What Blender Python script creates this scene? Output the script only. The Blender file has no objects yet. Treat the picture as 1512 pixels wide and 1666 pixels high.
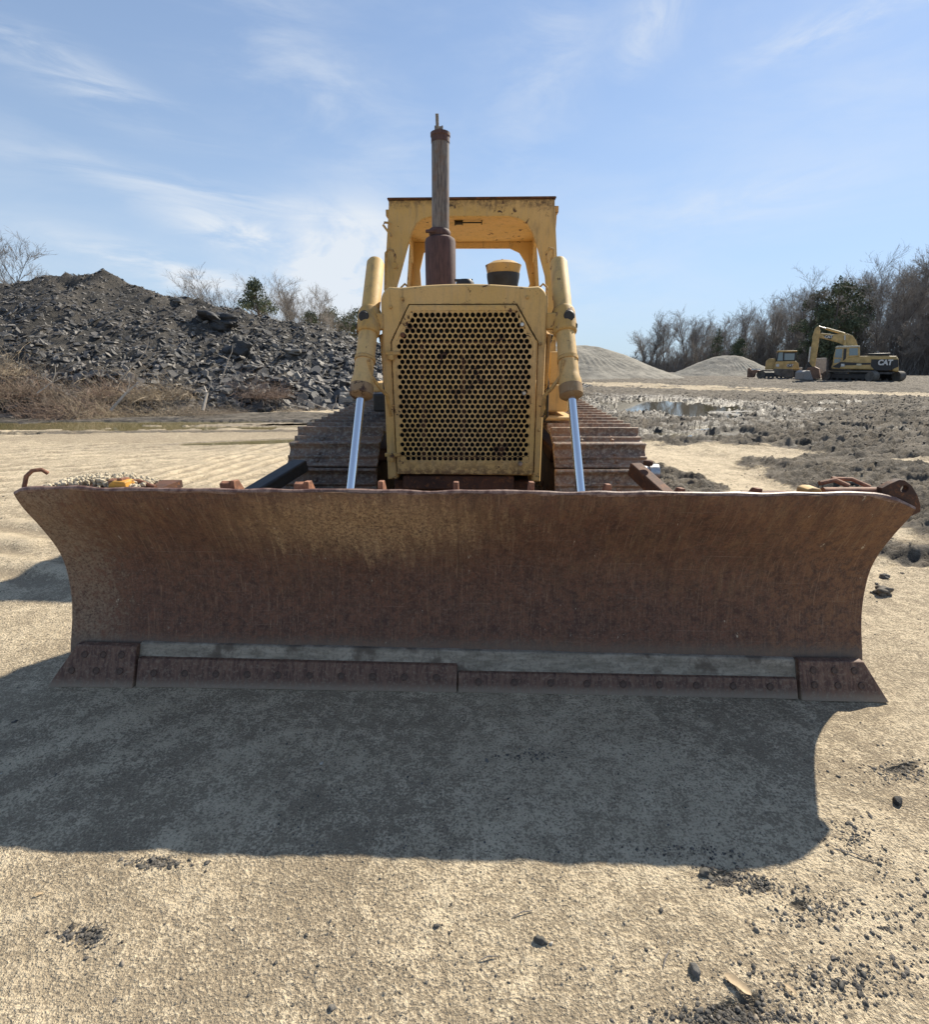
import bpy, bmesh, math, random
import numpy as np
from mathutils import Vector, Matrix, Euler
from mathutils.geometry import tessellate_polygon
R = math.radians
random.seed(7); rng = np.random.default_rng(7)
scene = bpy.context.scene
COL = scene.collection

# ------------------------------------------------------------------ camera measurements
F = 820.0; HCAM = 1.46; TH = math.atan(235 / F)
CT, ST = math.cos(TH), math.sin(TH)
def ray(u, v):
    k = (833 - v) / F
    return ((u - 756) / F, CT + k * ST, -ST + k * CT)
def at(u, v, Y):
    """world point at distance Y in front of the camera measured from the photograph"""
    d = ray(u, v); t = Y / d[1]
    return Vector((d[0] * t, Y, HCAM + d[2] * t))
def G(u, v, z=0.0):
    d = ray(u, v); t = (z - HCAM) / d[2]
    return Vector((d[0] * t, d[1] * t, z))
YAW = R(1.6); OX = -.09
BASE = Vector((0, 4.9, 0))
def L(u, v, yl):
    """bulldozer-local point on the plane y = yl"""
    d = ray(u, v)
    def loc(X, Y):
        X -= OX
        return X * math.cos(YAW) - Y * math.sin(YAW), X * math.sin(YAW) + Y * math.cos(YAW)
    a = loc(0, 0); b = loc(d[0], d[1]); t = (yl - a[1]) / (b[1] - a[1])
    return (a[0] + (b[0] - a[0]) * t, HCAM + d[2] * t)

cam_d = bpy.data.cameras.new('camera'); cam = bpy.data.objects.new('camera', cam_d); COL.objects.link(cam)
cam.location = (0, 0, HCAM); cam.rotation_euler = (R(90) - TH, 0, 0)
cam_d.sensor_fit = 'HORIZONTAL'; cam_d.sensor_width = 36; cam_d.lens = 36 * F / 1512
cam_d.clip_start = .05; cam_d.clip_end = 3000
scene.camera = cam

# ------------------------------------------------------------------ light
SUN = Vector((.83, .855, 1.0)).normalized()
sl = bpy.data.lights.new('sun', 'SUN'); so = bpy.data.objects.new('sun', sl); COL.objects.link(so)
sl.energy = 5.0; sl.angle = R(.53); sl.color = (1, .915, .77)
so.rotation_euler = SUN.to_track_quat('Z', 'Y').to_euler(); so.location = (20, 20, 30)

# ------------------------------------------------------------------ node helper
class NT:
    def __init__(s, tree):
        s.t = tree; s.n = tree.nodes; s.l = tree.links
    def set(s, sock, v):
        if v is None: return
        if isinstance(v, bpy.types.NodeSocket): s.l.new(v, sock)
        elif isinstance(v, (tuple, list)) and sock.type == 'RGBA' and len(v) == 3: sock.default_value = (*v, 1)
        else: sock.default_value = v
    def noise(s, vec, scale=5, detail=4, rough=.55, dist=0):
        n = s.n.new('ShaderNodeTexNoise'); s.set(n.inputs['Vector'], vec); n.inputs['Scale'].default_value = scale
        n.inputs['Detail'].default_value = detail; n.inputs['Roughness'].default_value = rough; n.inputs['Distortion'].default_value = dist
        return n.outputs['Fac']
    def voro(s, vec, scale=5, feat='F1', out='Distance', rnd=1):
        n = s.n.new('ShaderNodeTexVoronoi'); n.feature = feat; s.set(n.inputs['Vector'], vec); n.inputs['Scale'].default_value = scale
        n.inputs['Randomness'].default_value = rnd
        return n.outputs[out]
    def map(s, vec, scale=(1, 1, 1), loc=(0, 0, 0), rot=(0, 0, 0)):
        n = s.n.new('ShaderNodeMapping'); s.set(n.inputs['Vector'], vec); n.inputs['Scale'].default_value = scale
        n.inputs['Location'].default_value = loc; n.inputs['Rotation'].default_value = rot
        return n.outputs[0]
    def coord(s, k='Object'):
        return s.n.new('ShaderNodeTexCoord').outputs[k]
    def ramp(s, fac, a, b, smooth=True):
        n = s.n.new('ShaderNodeMapRange'); n.interpolation_type = 'SMOOTHSTEP' if smooth else 'LINEAR'
        s.set(n.inputs['Value'], fac); n.inputs['From Min'].default_value = a; n.inputs['From Max'].default_value = b
        return n.outputs['Result']
    def m(s, op, a, b=None, c=None, clamp=False):
        n = s.n.new('ShaderNodeMath'); n.operation = op; n.use_clamp = clamp
        s.set(n.inputs[0], a); s.set(n.inputs[1], b)
        if c is not None: s.set(n.inputs[2], c)
        return n.outputs[0]
    def mix(s, f, a, b, mode='MIX'):
        n = s.n.new('ShaderNodeMix'); n.data_type = 'RGBA'; n.blend_type = mode
        s.set(n.inputs[0], f); s.set(n.inputs[6], a); s.set(n.inputs[7], b)
        return n.outputs[2]
    def sep(s, v):
        n = s.n.new('ShaderNodeSeparateXYZ'); s.set(n.inputs[0], v); return n.outputs
    def comb(s, x, y, z):
        n = s.n.new('ShaderNodeCombineXYZ'); s.set(n.inputs[0], x); s.set(n.inputs[1], y); s.set(n.inputs[2], z); return n.outputs[0]
    def attr(s, name):
        n = s.n.new('ShaderNodeAttribute'); n.attribute_name = name; return n.outputs
    def rand(s):
        return s.n.new('ShaderNodeObjectInfo').outputs['Random']
    def bump(s, h, strength=.3, dist=.01, nrm=None):
        n = s.n.new('ShaderNodeBump'); s.set(n.inputs['Height'], h); n.inputs['Strength'].default_value = strength
        n.inputs['Distance'].default_value = dist; s.set(n.inputs['Normal'], nrm); return n.outputs[0]

def mat(name, fn):
    m = bpy.data.materials.new(name); m.use_nodes = True
    t = NT(m.node_tree); bs = m.node_tree.nodes['Principled BSDF']
    r = fn(t)
    for k, v in r.items(): t.set(bs.inputs[k], v)
    return m

def rust_col(t, p, sc=1.0):
    a = t.noise(p, 3 * sc, 6, .65); b = t.noise(p, 14 * sc, 6, .7, .6); c = t.noise(p, 60 * sc, 4, .7)
    col = t.mix(t.ramp(a, .35, .65), (.045, .022, .016), (.115, .048, .024))
    col = t.mix(t.ramp(b, .5, .68), col, (.22, .085, .03))
    return t.mix(t.m('MULTIPLY', t.ramp(c, .45, .7), .55), col, (.05, .03, .024)), b, c

def f_yellow(t, chip=.60, dust=.35, base=(.60, .385, .128)):
    p = t.coord()
    a = t.noise(p, 2.2, 5, .6); b = t.noise(p, 11, 8, .68, .4); c = t.noise(t.map(p, (18, 18, 3)), 1.6, 5, .6)
    fine = t.noise(p, 90, 4, .7)
    col = t.mix(t.ramp(a, .3, .7), base, (base[0] * 1.08, base[1] * 1.12, base[2] * 1.45))
    col = t.mix(t.m('MULTIPLY', t.ramp(c, .45, .75), dust), col, (.36, .28, .17))          # dusty runs
    col = t.mix(t.m('MULTIPLY', t.ramp(fine, .35, .7), .22), col, (.33, .21, .09))
    sp = t.ramp(t.noise(p, 45, 5, .7), .66, .70)
    col = t.mix(t.m('MULTIPLY', sp, .75), col, (.14, .065, .03))                           # rust freckles
    m1 = t.m('MULTIPLY', t.ramp(b, chip, chip + .025), t.ramp(t.noise(p, 3.1, 3, .5), .46, .54))
    rc, _, _ = rust_col(t, p, 3)
    col = t.mix(m1, col, t.mix(.35, rc, (.03, .018, .014)))
    bv = t.n.new('ShaderNodeBevel'); bv.samples = 4; bv.inputs['Radius'].default_value = .012
    ge = t.n.new('ShaderNodeNewGeometry'); dt = t.n.new('ShaderNodeVectorMath'); dt.operation = 'DOT_PRODUCT'
    t.l.new(bv.outputs[0], dt.inputs[0]); t.l.new(ge.outputs['Normal'], dt.inputs[1])
    ew = t.m('MULTIPLY', t.ramp(dt.outputs['Value'], .995, .93), t.ramp(t.noise(p, 22, 6, .75), .47, .56))
    col = t.mix(t.m('MULTIPLY', ew, .85), col, (.13, .065, .035))
    gr = t.m('MULTIPLY', t.ramp(t.noise(t.map(p, (9, 9, 1.6)), 1.3, 7, .72, .4), .52, .70), .55)
    col = t.mix(gr, col, (.22, .15, .075))
    h = t.m('SUBTRACT', t.m('MULTIPLY', fine, .3), m1)
    return {'Base Color': col, 'Roughness': t.m('ADD', .5, t.m('MULTIPLY', b, .3)), 'Normal': t.bump(h, .35, .0025), 'Specular IOR Level': .35}
YELLOW = mat('yellow_paint', f_yellow)
GLAND = mat('grimy_gland', lambda t: f_yellow(t, .47, .8, (.27, .17, .075)))
YELLOW_WORN = mat('yellow_paint_worn', lambda t: f_yellow(t, .56, .6, (.52, .31, .085)))

def f_door(t):
    r = f_yellow(t, .585, .35, (.61, .385, .125))
    p = t.coord(); z = t.sep(p)[2]
    g = t.m('MULTIPLY', t.ramp(z, .92, .74), t.ramp(t.noise(p, 26, 6, .75), .42, .56))       # rust eating up from the sill
    rc, _, _ = rust_col(t, p, 3)
    r['Base Color'] = t.mix(t.m('MULTIPLY', g, .9), r['Base Color'], rc)
    return r
DOOR = mat('grille_paint', f_door)

def f_blade(t):
    p = t.coord(); x, y, z = t.sep(p)
    big = t.noise(t.map(p, (1.0, 1, 2.2)), 1.5, 4, .55, .5)
    str_v = t.noise(t.map(p, (26, 10, 2.2)), 1.4, 6, .7, .5)
    diag = t.noise(t.map(p, (9.0, 1, 5), rot=(0, R(35), 0)), 1.5, 8, .75, .5)
    diag2 = t.noise(t.map(p, (20, 1, 3.2), rot=(0, R(-30), 0)), 1.7, 8, .75, .4)
    pits = t.noise(p, 75, 4, .8); mid = t.noise(p, 26, 6, .7, .5)
    col = t.mix(t.ramp(mid, .35, .65), (.072, .034, .023), (.17, .076, .044))
    col = t.mix(t.m('MULTIPLY', t.ramp(pits, .50, .60), .7), col, (.17, .108, .075))
    # brighter rust and scoured dirt toward the upper half
    up = t.ramp(t.m('ADD', t.m('ADD', z, t.m('MULTIPLY', t.m('SUBTRACT', diag2, .5), .8)), t.m('MULTIPLY', t.m('SUBTRACT', big, .5), 1.5)), .42, .95)
    warm = t.mix(t.ramp(diag, .40, .64), (.125, .055, .032), (.25, .125, .062))
    warm = t.mix(t.m('MULTIPLY', t.ramp(diag2, .46, .66), .7), warm, (.22, .145, .078))
    warm = t.mix(t.m('MULTIPLY', t.ramp(pits, .5, .64), .55), warm, (.055, .026, .018))
    col = t.mix(t.m('MULTIPLY', up, t.ramp(t.noise(p, 9, 6, .75, .8), .3, .6)), col, warm)
    # centre-left patch of scoured tan
    ex = t.m('DIVIDE', t.m('ADD', x, .42), .75); ez = t.m('DIVIDE', t.m('SUBTRACT', z, .79), .22)
    el = t.m('SQRT', t.m('ADD', t.m('MULTIPLY', ex, ex), t.m('MULTIPLY', ez, ez)))
    el = t.m('ADD', el, t.m('MULTIPLY', t.m('SUBTRACT', diag2, .5), 2.2))
    col = t.mix(t.m('MULTIPLY', t.ramp(el, 1.1, .2), t.ramp(pits, .3, .62)), col, (.46, .30, .155))
    lw = t.m('MULTIPLY', t.ramp(t.m('ADD', x, t.m('MULTIPLY', t.m('SUBTRACT', mid, .5), .9)), -1.58, -1.82), t.ramp(pits, .38, .55))
    col = t.mix(t.m('MULTIPLY', lw, .8), col, (.30, .215, .14))
    rw = t.ramp(t.m('ADD', x, t.m('MULTIPLY', t.m('SUBTRACT', diag, .5), 1.6)), 1.2, 1.95)
    col = t.mix(t.m('MULTIPLY', t.m('MULTIPLY', rw, t.ramp(mid, .4, .6)), .7), col, (.22, .11, .05))
    # vertical runs low down
    col = t.mix(t.m('MULTIPLY', t.m('MULTIPLY', t.ramp(str_v, .55, .75), t.ramp(z, .75, .2)), .6), col, (.20, .12, .062))
    scr = t.noise(t.map(p, (150, 1, 7), rot=(0, R(14), 0)), 1.0, 5, .7, .3)
    col = t.mix(t.m('MULTIPLY', t.ramp(scr, .56, .66), .6), col, (.29, .18, .11))
    scr3 = t.noise(t.map(p, (2.2, 1, 170), rot=(0, R(9), 0)), 1.0, 4, .65, .2)
    col = t.mix(t.m('MULTIPLY', t.ramp(scr3, .64, .70), .5), col, (.30, .22, .16))
    col = t.mix(t.m('MULTIPLY', t.ramp(t.noise(t.map(p, (60, 1, 1.8)), 1.2, 6, .7, .3), .53, .66), .45), col, (.20, .105, .06))
    scr2 = t.noise(t.map(p, (110, 1, 5), rot=(0, R(-38), 0)), 1.0, 5, .7, .3)
    col = t.mix(t.m('MULTIPLY', t.ramp(scr2, .62, .70), t.m('MULTIPLY', up, .6)), col, (.36, .25, .15))
    dk = t.noise(t.map(p, (5, 1, 7)), 1.3, 7, .75, 1.2)
    col = t.mix(t.m('MULTIPLY', t.ramp(dk, .56, .70), .6), col, (.045, .025, .022))
    fil = t.noise(p, 120, 3, .6, .8)
    col = t.mix(t.m('MULTIPLY', t.ramp(fil, .50, .58), .32), col, (.038, .022, .017))
    # pale dried splashes
    sp = t.ramp(t.noise(t.map(p, (16, 16, 9)), 2.0, 5, .6, .2), .69, .725)
    col = t.mix(t.m('MULTIPLY', sp, .85), col, (.46, .38, .28))
    # weld seam near the middle
    seam = t.ramp(t.m('ABSOLUTE', t.m('ADD', x, t.m('MULTIPLY', t.m('SUBTRACT', mid, .5), .012))), .006, .002)
    col = t.mix(t.m('MULTIPLY', seam, .25), col, (.03, .017, .013))
    # lower lip of dust
    col = t.mix(t.m('MULTIPLY', t.ramp(t.m('ADD', z, t.m('MULTIPLY', t.m('SUBTRACT', mid, .5), .06)), .23, .16), .6), col, (.17, .135, .10))
    h = t.m('ADD', t.m('MULTIPLY', pits, .8), t.m('MULTIPLY', mid, 1.0))
    h = t.m('SUBTRACT', h, t.m('MULTIPLY', seam, .25))
    return {'Base Color': col, 'Roughness': t.m('ADD', .55, t.m('MULTIPLY', pits, .3)), 'Normal': t.bump(h, .6, .005), 'Specular IOR Level': .4}
BLADE = mat('blade_rust', f_blade)

def f_canopy(t):
    r = f_yellow(t, .59, .35, (.58, .36, .105)); p = t.coord(); z = t.sep(p)[2]
    g = t.m('MULTIPLY', t.ramp(t.m('ADD', z, t.m('MULTIPLY', t.m('SUBTRACT', t.noise(p, 5, 6, .7), .5), .32)), 2.93, 3.03), t.ramp(t.noise(p, 30, 5, .75), .35, .6))
    r['Base Color'] = t.mix(t.m('MULTIPLY', g, .85), r['Base Color'], (.11, .065, .035)); return r
CANOPY = mat('canopy_paint', f_canopy)
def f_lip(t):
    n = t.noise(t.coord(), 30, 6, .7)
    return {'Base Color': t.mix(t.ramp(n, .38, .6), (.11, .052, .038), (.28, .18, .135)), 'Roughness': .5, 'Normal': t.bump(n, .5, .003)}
def f_edge(t):
    p = t.coord(); x, y, z = t.sep(p)
    v = t.noise(t.map(p, (34, 10, 5)), 2, 6, .7); f = t.noise(p, 70, 4, .7)
    col = t.mix(t.ramp(v, .35, .65), (.075, .036, .026), (.18, .10, .065))
    col = t.mix(t.m('MULTIPLY', t.ramp(f, .5, .65), .6), col, (.25, .18, .125))
    col = t.mix(t.m('MULTIPLY', t.ramp(t.m('ADD', z, t.m('MULTIPLY', t.m('SUBTRACT', v, .5), .06)), .045, .0), .7), col, (.30, .24, .17))
    return {'Base Color': col, 'Roughness': .7, 'Normal': t.bump(t.m('ADD', v, f), .5, .003)}
EDGE = mat('cutting_edge_rust', f_edge)
def f_dried(t):
    p = t.coord()
    v = t.noise(t.map(p, (3, 1, 12)), 3, 6, .65); f = t.noise(p, 60, 4, .7); k = t.noise(p, 7, 4, .6)
    col = t.mix(t.ramp(v, .3, .7), (.20, .172, .128), (.38, .33, .255))
    col = t.mix(t.m('MULTIPLY', t.ramp(k, .53, .66), .8), col, (.10, .075, .055))
    col = t.mix(t.m('MULTIPLY', t.ramp(f, .5, .6), .45), col, (.13, .105, .08))
    return {'Base Color': col, 'Roughness': .95, 'Normal': t.bump(t.m('ADD', f, v), .6, .004)}
DRIED = mat('dried_mud', f_dried)
def f_rust(t, sc=2, dark=1.0):
    p = t.coord(); c, b, f = rust_col(t, p, sc)
    if dark != 1: c = t.mix(1.0, c, (dark, dark, dark), 'MULTIPLY')
    return {'Base Color': c, 'Roughness': .8, 'Normal': t.bump(t.m('ADD', b, f), .5, .003)}
RUST = mat('rusty_steel', f_rust)
def f_orust(t):
    p = t.coord(); b = t.noise(p, 22, 6, .7)
    return {'Base Color': t.mix(t.ramp(b, .35, .65), (.13, .058, .035), (.34, .155, .085)), 'Roughness': .75, 'Normal': t.bump(b, .5, .003)}
ORUST = mat('orange_rust', f_orust)
MUFF = mat('muffler_rust', lambda t: (lambda p, s, n: {'Base Color': t.mix(t.ramp(s, .35, .65), (.05, .025, .022), (.10, .05, .042)), 'Roughness': .7,
        'Normal': t.bump(n, .4, .003)})(t.coord(), t.noise(t.map(t.coord(), (40, 40, 6)), 1.5, 6, .7), t.noise(t.coord(), 60, 4, .7)))
def f_pipe(t):
    p = t.coord(); s = t.noise(t.map(p, (60, 60, 7)), 1.3, 7, .72); k = t.noise(p, 9, 5, .7)
    col = t.mix(t.ramp(s, .35, .62), (.085, .07, .06), (.21, .175, .145))
    col = t.mix(t.m('MULTIPLY', t.ramp(k, .5, .65), .5), col, (.17, .085, .04))
    return {'Base Color': col, 'Roughness': .5, 'Metallic': .35, 'Normal': t.bump(s, .3, .002)}
PIPE = mat('stained_pipe', f_pipe)
CHROME = mat('chrome_rod', lambda t: {'Base Color': (.86, .87, .88), 'Metallic': 1.0, 'Roughness': .14})
def f_track(t, k=1.0, o=(1, 1, 1)):
    p = t.coord(); r = t.rand()
    a = t.noise(t.m('ADD', 0, 0) if False else p, 7, 6, .7, .6); b = t.noise(p, 40, 5, .72)
    col = t.mix(t.ramp(a, .36, .62), (.085, .052, .036), (.20, .105, .060))
    col = t.mix(t.m('MULTIPLY', t.ramp(b, .48, .62), .75), col, (.27, .205, .145))
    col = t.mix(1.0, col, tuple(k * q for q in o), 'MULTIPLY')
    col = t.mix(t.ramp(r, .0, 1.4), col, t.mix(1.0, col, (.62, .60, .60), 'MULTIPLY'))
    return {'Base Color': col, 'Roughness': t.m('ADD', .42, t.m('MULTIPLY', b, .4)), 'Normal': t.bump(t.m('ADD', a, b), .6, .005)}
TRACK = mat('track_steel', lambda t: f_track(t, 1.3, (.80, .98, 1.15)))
TRACK_R = mat('track_rust_sunlit', lambda t: f_track(t, 2.1, (.92, 1.06, 1.16)))  # brighter, warmer copy of the track steel: sunlight put into the rust colour
def solid(name, c, rough=.6, metal=0.0, amt=.35, sc=20, bump=.3, spec=.5):
    def f(t):
        n = t.noise(t.coord(), sc, 6, .68)
        return {'Base Color': t.mix(t.ramp(n, .3, .7), tuple(k * (1 - amt) for k in c), tuple(min(1, k * (1 + amt)) for k in c)),
                'Roughness': rough, 'Metallic': metal, 'Normal': t.bump(n, bump, .003), 'Specular IOR Level': spec}
    return mat(name, f)
BOLTM = solid('bolt_steel', (.10, .062, .045), .65, .2, .3, 40, .4)
BLACK = solid('black_grime', (.018, .017, .016), .55)
RUBBER = solid('black_rubber', (.02, .02, .02), .6)
DARKIN = solid('radiator_core', (.008, .008, .008), .9)
STEEL = solid('bare_steel', (.45, .44, .42), .35, .9)
GREYP = solid('grey_steel', (.22, .21, .20), .6, .2)
WHITE = solid('white_paint', (.60, .59, .55), .6, 0, .25, 14, .1)
BLACKP = solid('black_paint', (.022, .022, .022), .45, 0, .3, 6, .05)
BGYEL = solid('far_yellow_paint', (.50, .33, .12), .5, 0, .25, 3, .1)
BGDUST = solid('far_dusty_track', (.13, .115, .095), .85, 0, .4, 3, .3)
BGRUST = solid('far_rusty_bucket', (.17, .095, .06), .7, .1, .45, 3, .3)
GLASS = mat('cab_glass', lambda t: {'Base Color': (.16, .21, .22), 'Roughness': .05, 'Specular IOR Level': .8})
CONC = solid('concrete', (.36, .34, .31), .9, 0, .2, 6, .3)
MUDM = solid('mud_crumb', (.13, .112, .088), .95, 0, .45, 3, .3)
def f_slate(t, pale=0):
    p = t.coord(); a = t.attr('tint')[2] if not pale else None
    n = t.noise(p, 9, 6, .7); f = t.noise(p, 45, 4, .7)
    c = t.mix(t.ramp(n, .3, .7), (.032, .031, .031), (.108, .100, .090))
    if not pale:
        c = t.mix(t.ramp(a, .45, 1.0), c, (.20, .18, .155))
        c = t.mix(t.ramp(a, .30, .0), c, (.020, .021, .024))
    else:
        c = t.mix(t.ramp(n, .3, .7), (.12, .112, .10), (.25, .23, .20)) if pale == 1 else t.mix(t.ramp(n, .3, .7), (.018, .018, .019), (.05, .048, .045))
    return {'Base Color': c, 'Roughness': .62, 'Normal': t.bump(t.m('ADD', n, f), .5, .02)}
SLATE = mat('slate', f_slate)
SLATE_PALE = mat('pale_stone', lambda t: f_slate(t, 1))
SLATE_DARK = mat('dark_clod', lambda t: f_slate(t, 2))
def f_pebble(t):
    r = t.rand(); n = t.noise(t.coord(), 60, 4, .6)
    c = t.mix(t.ramp(r, .55, .9), (.045, .045, .043), (.30, .25, .19))
    c = t.mix(t.ramp(r, .90, .96), c, (.55, .50, .42))
    return {'Base Color': t.mix(t.m('MULTIPLY', t.ramp(n, .35, .7), .4), c, (.22, .19, .14)), 'Roughness': .7, 'Normal': t.bump(n, .4, .002)}
PEB = mat('pebble_stone', f_pebble)
GRIT = solid('grit_stone', (.09, .083, .072), .8, 0, .7, 8, .2)
def f_bark(t, c1, c2):
    n = t.noise(t.map(t.coord(), (6, 6, 1.5)), 2, 5, .65)
    return {'Base Color': t.mix(t.ramp(n, .3, .7), c1, c2), 'Roughness': .9}
BARK = mat('bark', lambda t: f_bark(t, (.085, .068, .056), (.185, .155, .13)))
TWIG = mat('twig', lambda t: f_bark(t, (.17, .15, .132), (.30, .268, .235)))
STRAW = mat('dry_grass', lambda t: f_bark(t, (.29, .22, .145), (.52, .43, .31)))
STICKM = mat('bleached_wood', lambda t: f_bark(t, (.36, .31, .25), (.55, .48, .40)))
def f_needle(t):
    n = t.noise(t.coord(), .9, 4, .6)
    return {'Base Color': t.mix(t.ramp(n, .3, .7), (.045, .06, .032), (.15, .17, .09)), 'Roughness': .8}
NEEDLE = mat('needles', f_needle)
LEAF = solid('dry_leaf_skin', (.50, .37, .22), .7, 0, .25, 30, .4)
def f_water(t, c, r=.03):
    p = t.coord(); n = t.noise(t.map(p, (1, 1, 1)), 3.5, 3, .5)
    return {'Base Color': c, 'Roughness': r, 'Normal': t.bump(n, .05, .01), 'Specular IOR Level': .6, 'IOR': 1.33}
WATER = mat('puddle_water', lambda t: f_water(t, (.10, .085, .055)))
WATER_OL = mat('olive_puddle_water', lambda t: f_water(t, (.17, .145, .065), .06))

# ------------------------------------------------------------------ ground material
def f_ground(t):
    p = t.coord(); mud = t.attr('mud')[2]; pale = t.attr('pale')[2]; wet = t.attr('wet')[2]; rock = t.attr('rock')[2]
    dist = t.sep(t.n.new('ShaderNodeCameraData').outputs[0])[2] if False else None
    grain = t.noise(p, 170, 3, .8); g2 = t.noise(p, 75, 4, .8)
    patch = t.noise(p, 24, 5, .68, .35); blob = t.noise(p, 6.5, 5, .62, .4); big = t.noise(p, .8, 4, .55)
    damp = t.mix(t.ramp(big, .3, .7), (.30, .24, .165), (.37, .30, .205))
    palec = t.mix(t.ramp(blob, .3, .7), (.58, .475, .325), (.72, .60, .42))
    gA = t.noise(p, 112, 2, .55, .3)
    v = t.m('ADD', t.m('ADD', t.m('MULTIPLY', patch, .42), t.m('MULTIPLY', blob, .12)), t.m('MULTIPLY', gA, .46))
    v = t.m('ADD', v, t.m('MULTIPLY', t.m('SUBTRACT', pale, .5), .13))
    col = t.mix(t.ramp(v, .445, .548), damp, palec)
    # speckle of dark and light grains
    col = t.mix(t.m('MULTIPLY', t.ramp(g2, .53, .63), .55), col, (.15, .12, .085))
    col = t.mix(t.m('MULTIPLY', t.ramp(grain, .53, .62), .5), col, (.72, .61, .43))
    spk = t.ramp(t.voro(p, 70), .17, .10)
    gate = t.ramp(t.noise(p, 5, 4, .6), .5, .62)
    col = t.mix(t.m('MULTIPLY', t.m('MULTIPLY', spk, gate), .8), col, (.07, .062, .055))
    # mud
    mn = t.m('ADD', t.m('MULTIPLY', t.noise(p, 2.6, 7, .72, .3), .5), t.m('MULTIPLY', t.noise(t.map(p, (1, 3.6, 1), rot=(0, 0, R(-14))), 1.3, 8, .74, .4), .5))
    mudc = t.mix(t.ramp(mn, .40, .60), (.040, .034, .028), (.195, .168, .132))
    mudc = t.mix(t.m('MULTIPLY', t.ramp(g2, .45, .65), .3), mudc, (.33, .285, .22))
    mm = t.ramp(t.m('ADD', mud, t.m('MULTIPLY', t.m('SUBTRACT', mn, .5), 1.3)), .32, .62)
    col = t.mix(mm, col, mudc)
    rk = t.mix(t.ramp(t.voro(p, 9), .0, .5), (.10, .095, .085), (.05, .048, .045))
    col = t.mix(rock, col, rk)
    col = t.mix(t.m('MULTIPLY', wet, .62), col, t.mix(1.0, col, (.36, .34, .32), 'MULTIPLY'))
    h = t.m('ADD', t.m('ADD', t.m('MULTIPLY', grain, .5), t.m('MULTIPLY', gA, 1.1)), t.m('ADD', t.m('MULTIPLY', g2, 1.0), t.m('MULTIPLY', patch, 1.6)))
    h = t.m('ADD', h, t.m('MULTIPLY', t.m('MULTIPLY', spk, gate), .9))
    h = t.m('ADD', h, t.m('MULTIPLY', t.m('MULTIPLY', mn, mm), 8.0))
    return {'Base Color': col, 'Roughness': t.m('SUBTRACT', .95, t.m('MULTIPLY', wet, .5)), 'Normal': t.bump(h, 1.0, .011), 'Specular IOR Level': .3}
GROUND = mat('sandy_ground', f_ground)

# ------------------------------------------------------------------ numpy noise
PERM = rng.permutation(1024)
GA = rng.uniform(0, 2 * math.pi, 1024); GX, GY = np.cos(GA), np.sin(GA)
def pn(x, y):
    xi = np.floor(x).astype(np.int64); yi = np.floor(y).astype(np.int64); xf = x - xi; yf = y - yi
    def g(i, j, dx, dy):
        k = PERM[(PERM[i & 1023] + j) & 1023]
        return GX[k] * dx + GY[k] * dy
    u = xf * xf * xf * (xf * (xf * 6 - 15) + 10); v = yf * yf * yf * (yf * (yf * 6 - 15) + 10)
    a = g(xi, yi, xf, yf); b = g(xi + 1, yi, xf - 1, yf); c = g(xi, yi + 1, xf, yf - 1); d = g(xi + 1, yi + 1, xf - 1, yf - 1)
    return (a + (b - a) * u + (c + (d - c) * u - (a + (b - a) * u)) * v) * 1.5
def fbm(x, y, o=4, g=.5, l=2.03):
    s = 0; a = 1; n = 0
    for i in range(o):
        s = s + a * pn(x + 17.3 * i, y - 9.1 * i); n += a; a *= g; x = x * l; y = y * l
    return s / n
def ss(a, b, x):
    t = np.clip((x - a) / (b - a), 0, 1); return t * t * (3 - 2 * t)
def blob(x, y, cx, cy, rx, ry, rot=0):
    c, s = math.cos(rot), math.sin(rot); dx, dy = x - cx, y - cy
    return np.sqrt(((dx * c + dy * s) / rx) ** 2 + ((-dx * s + dy * c) / ry) ** 2)

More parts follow.
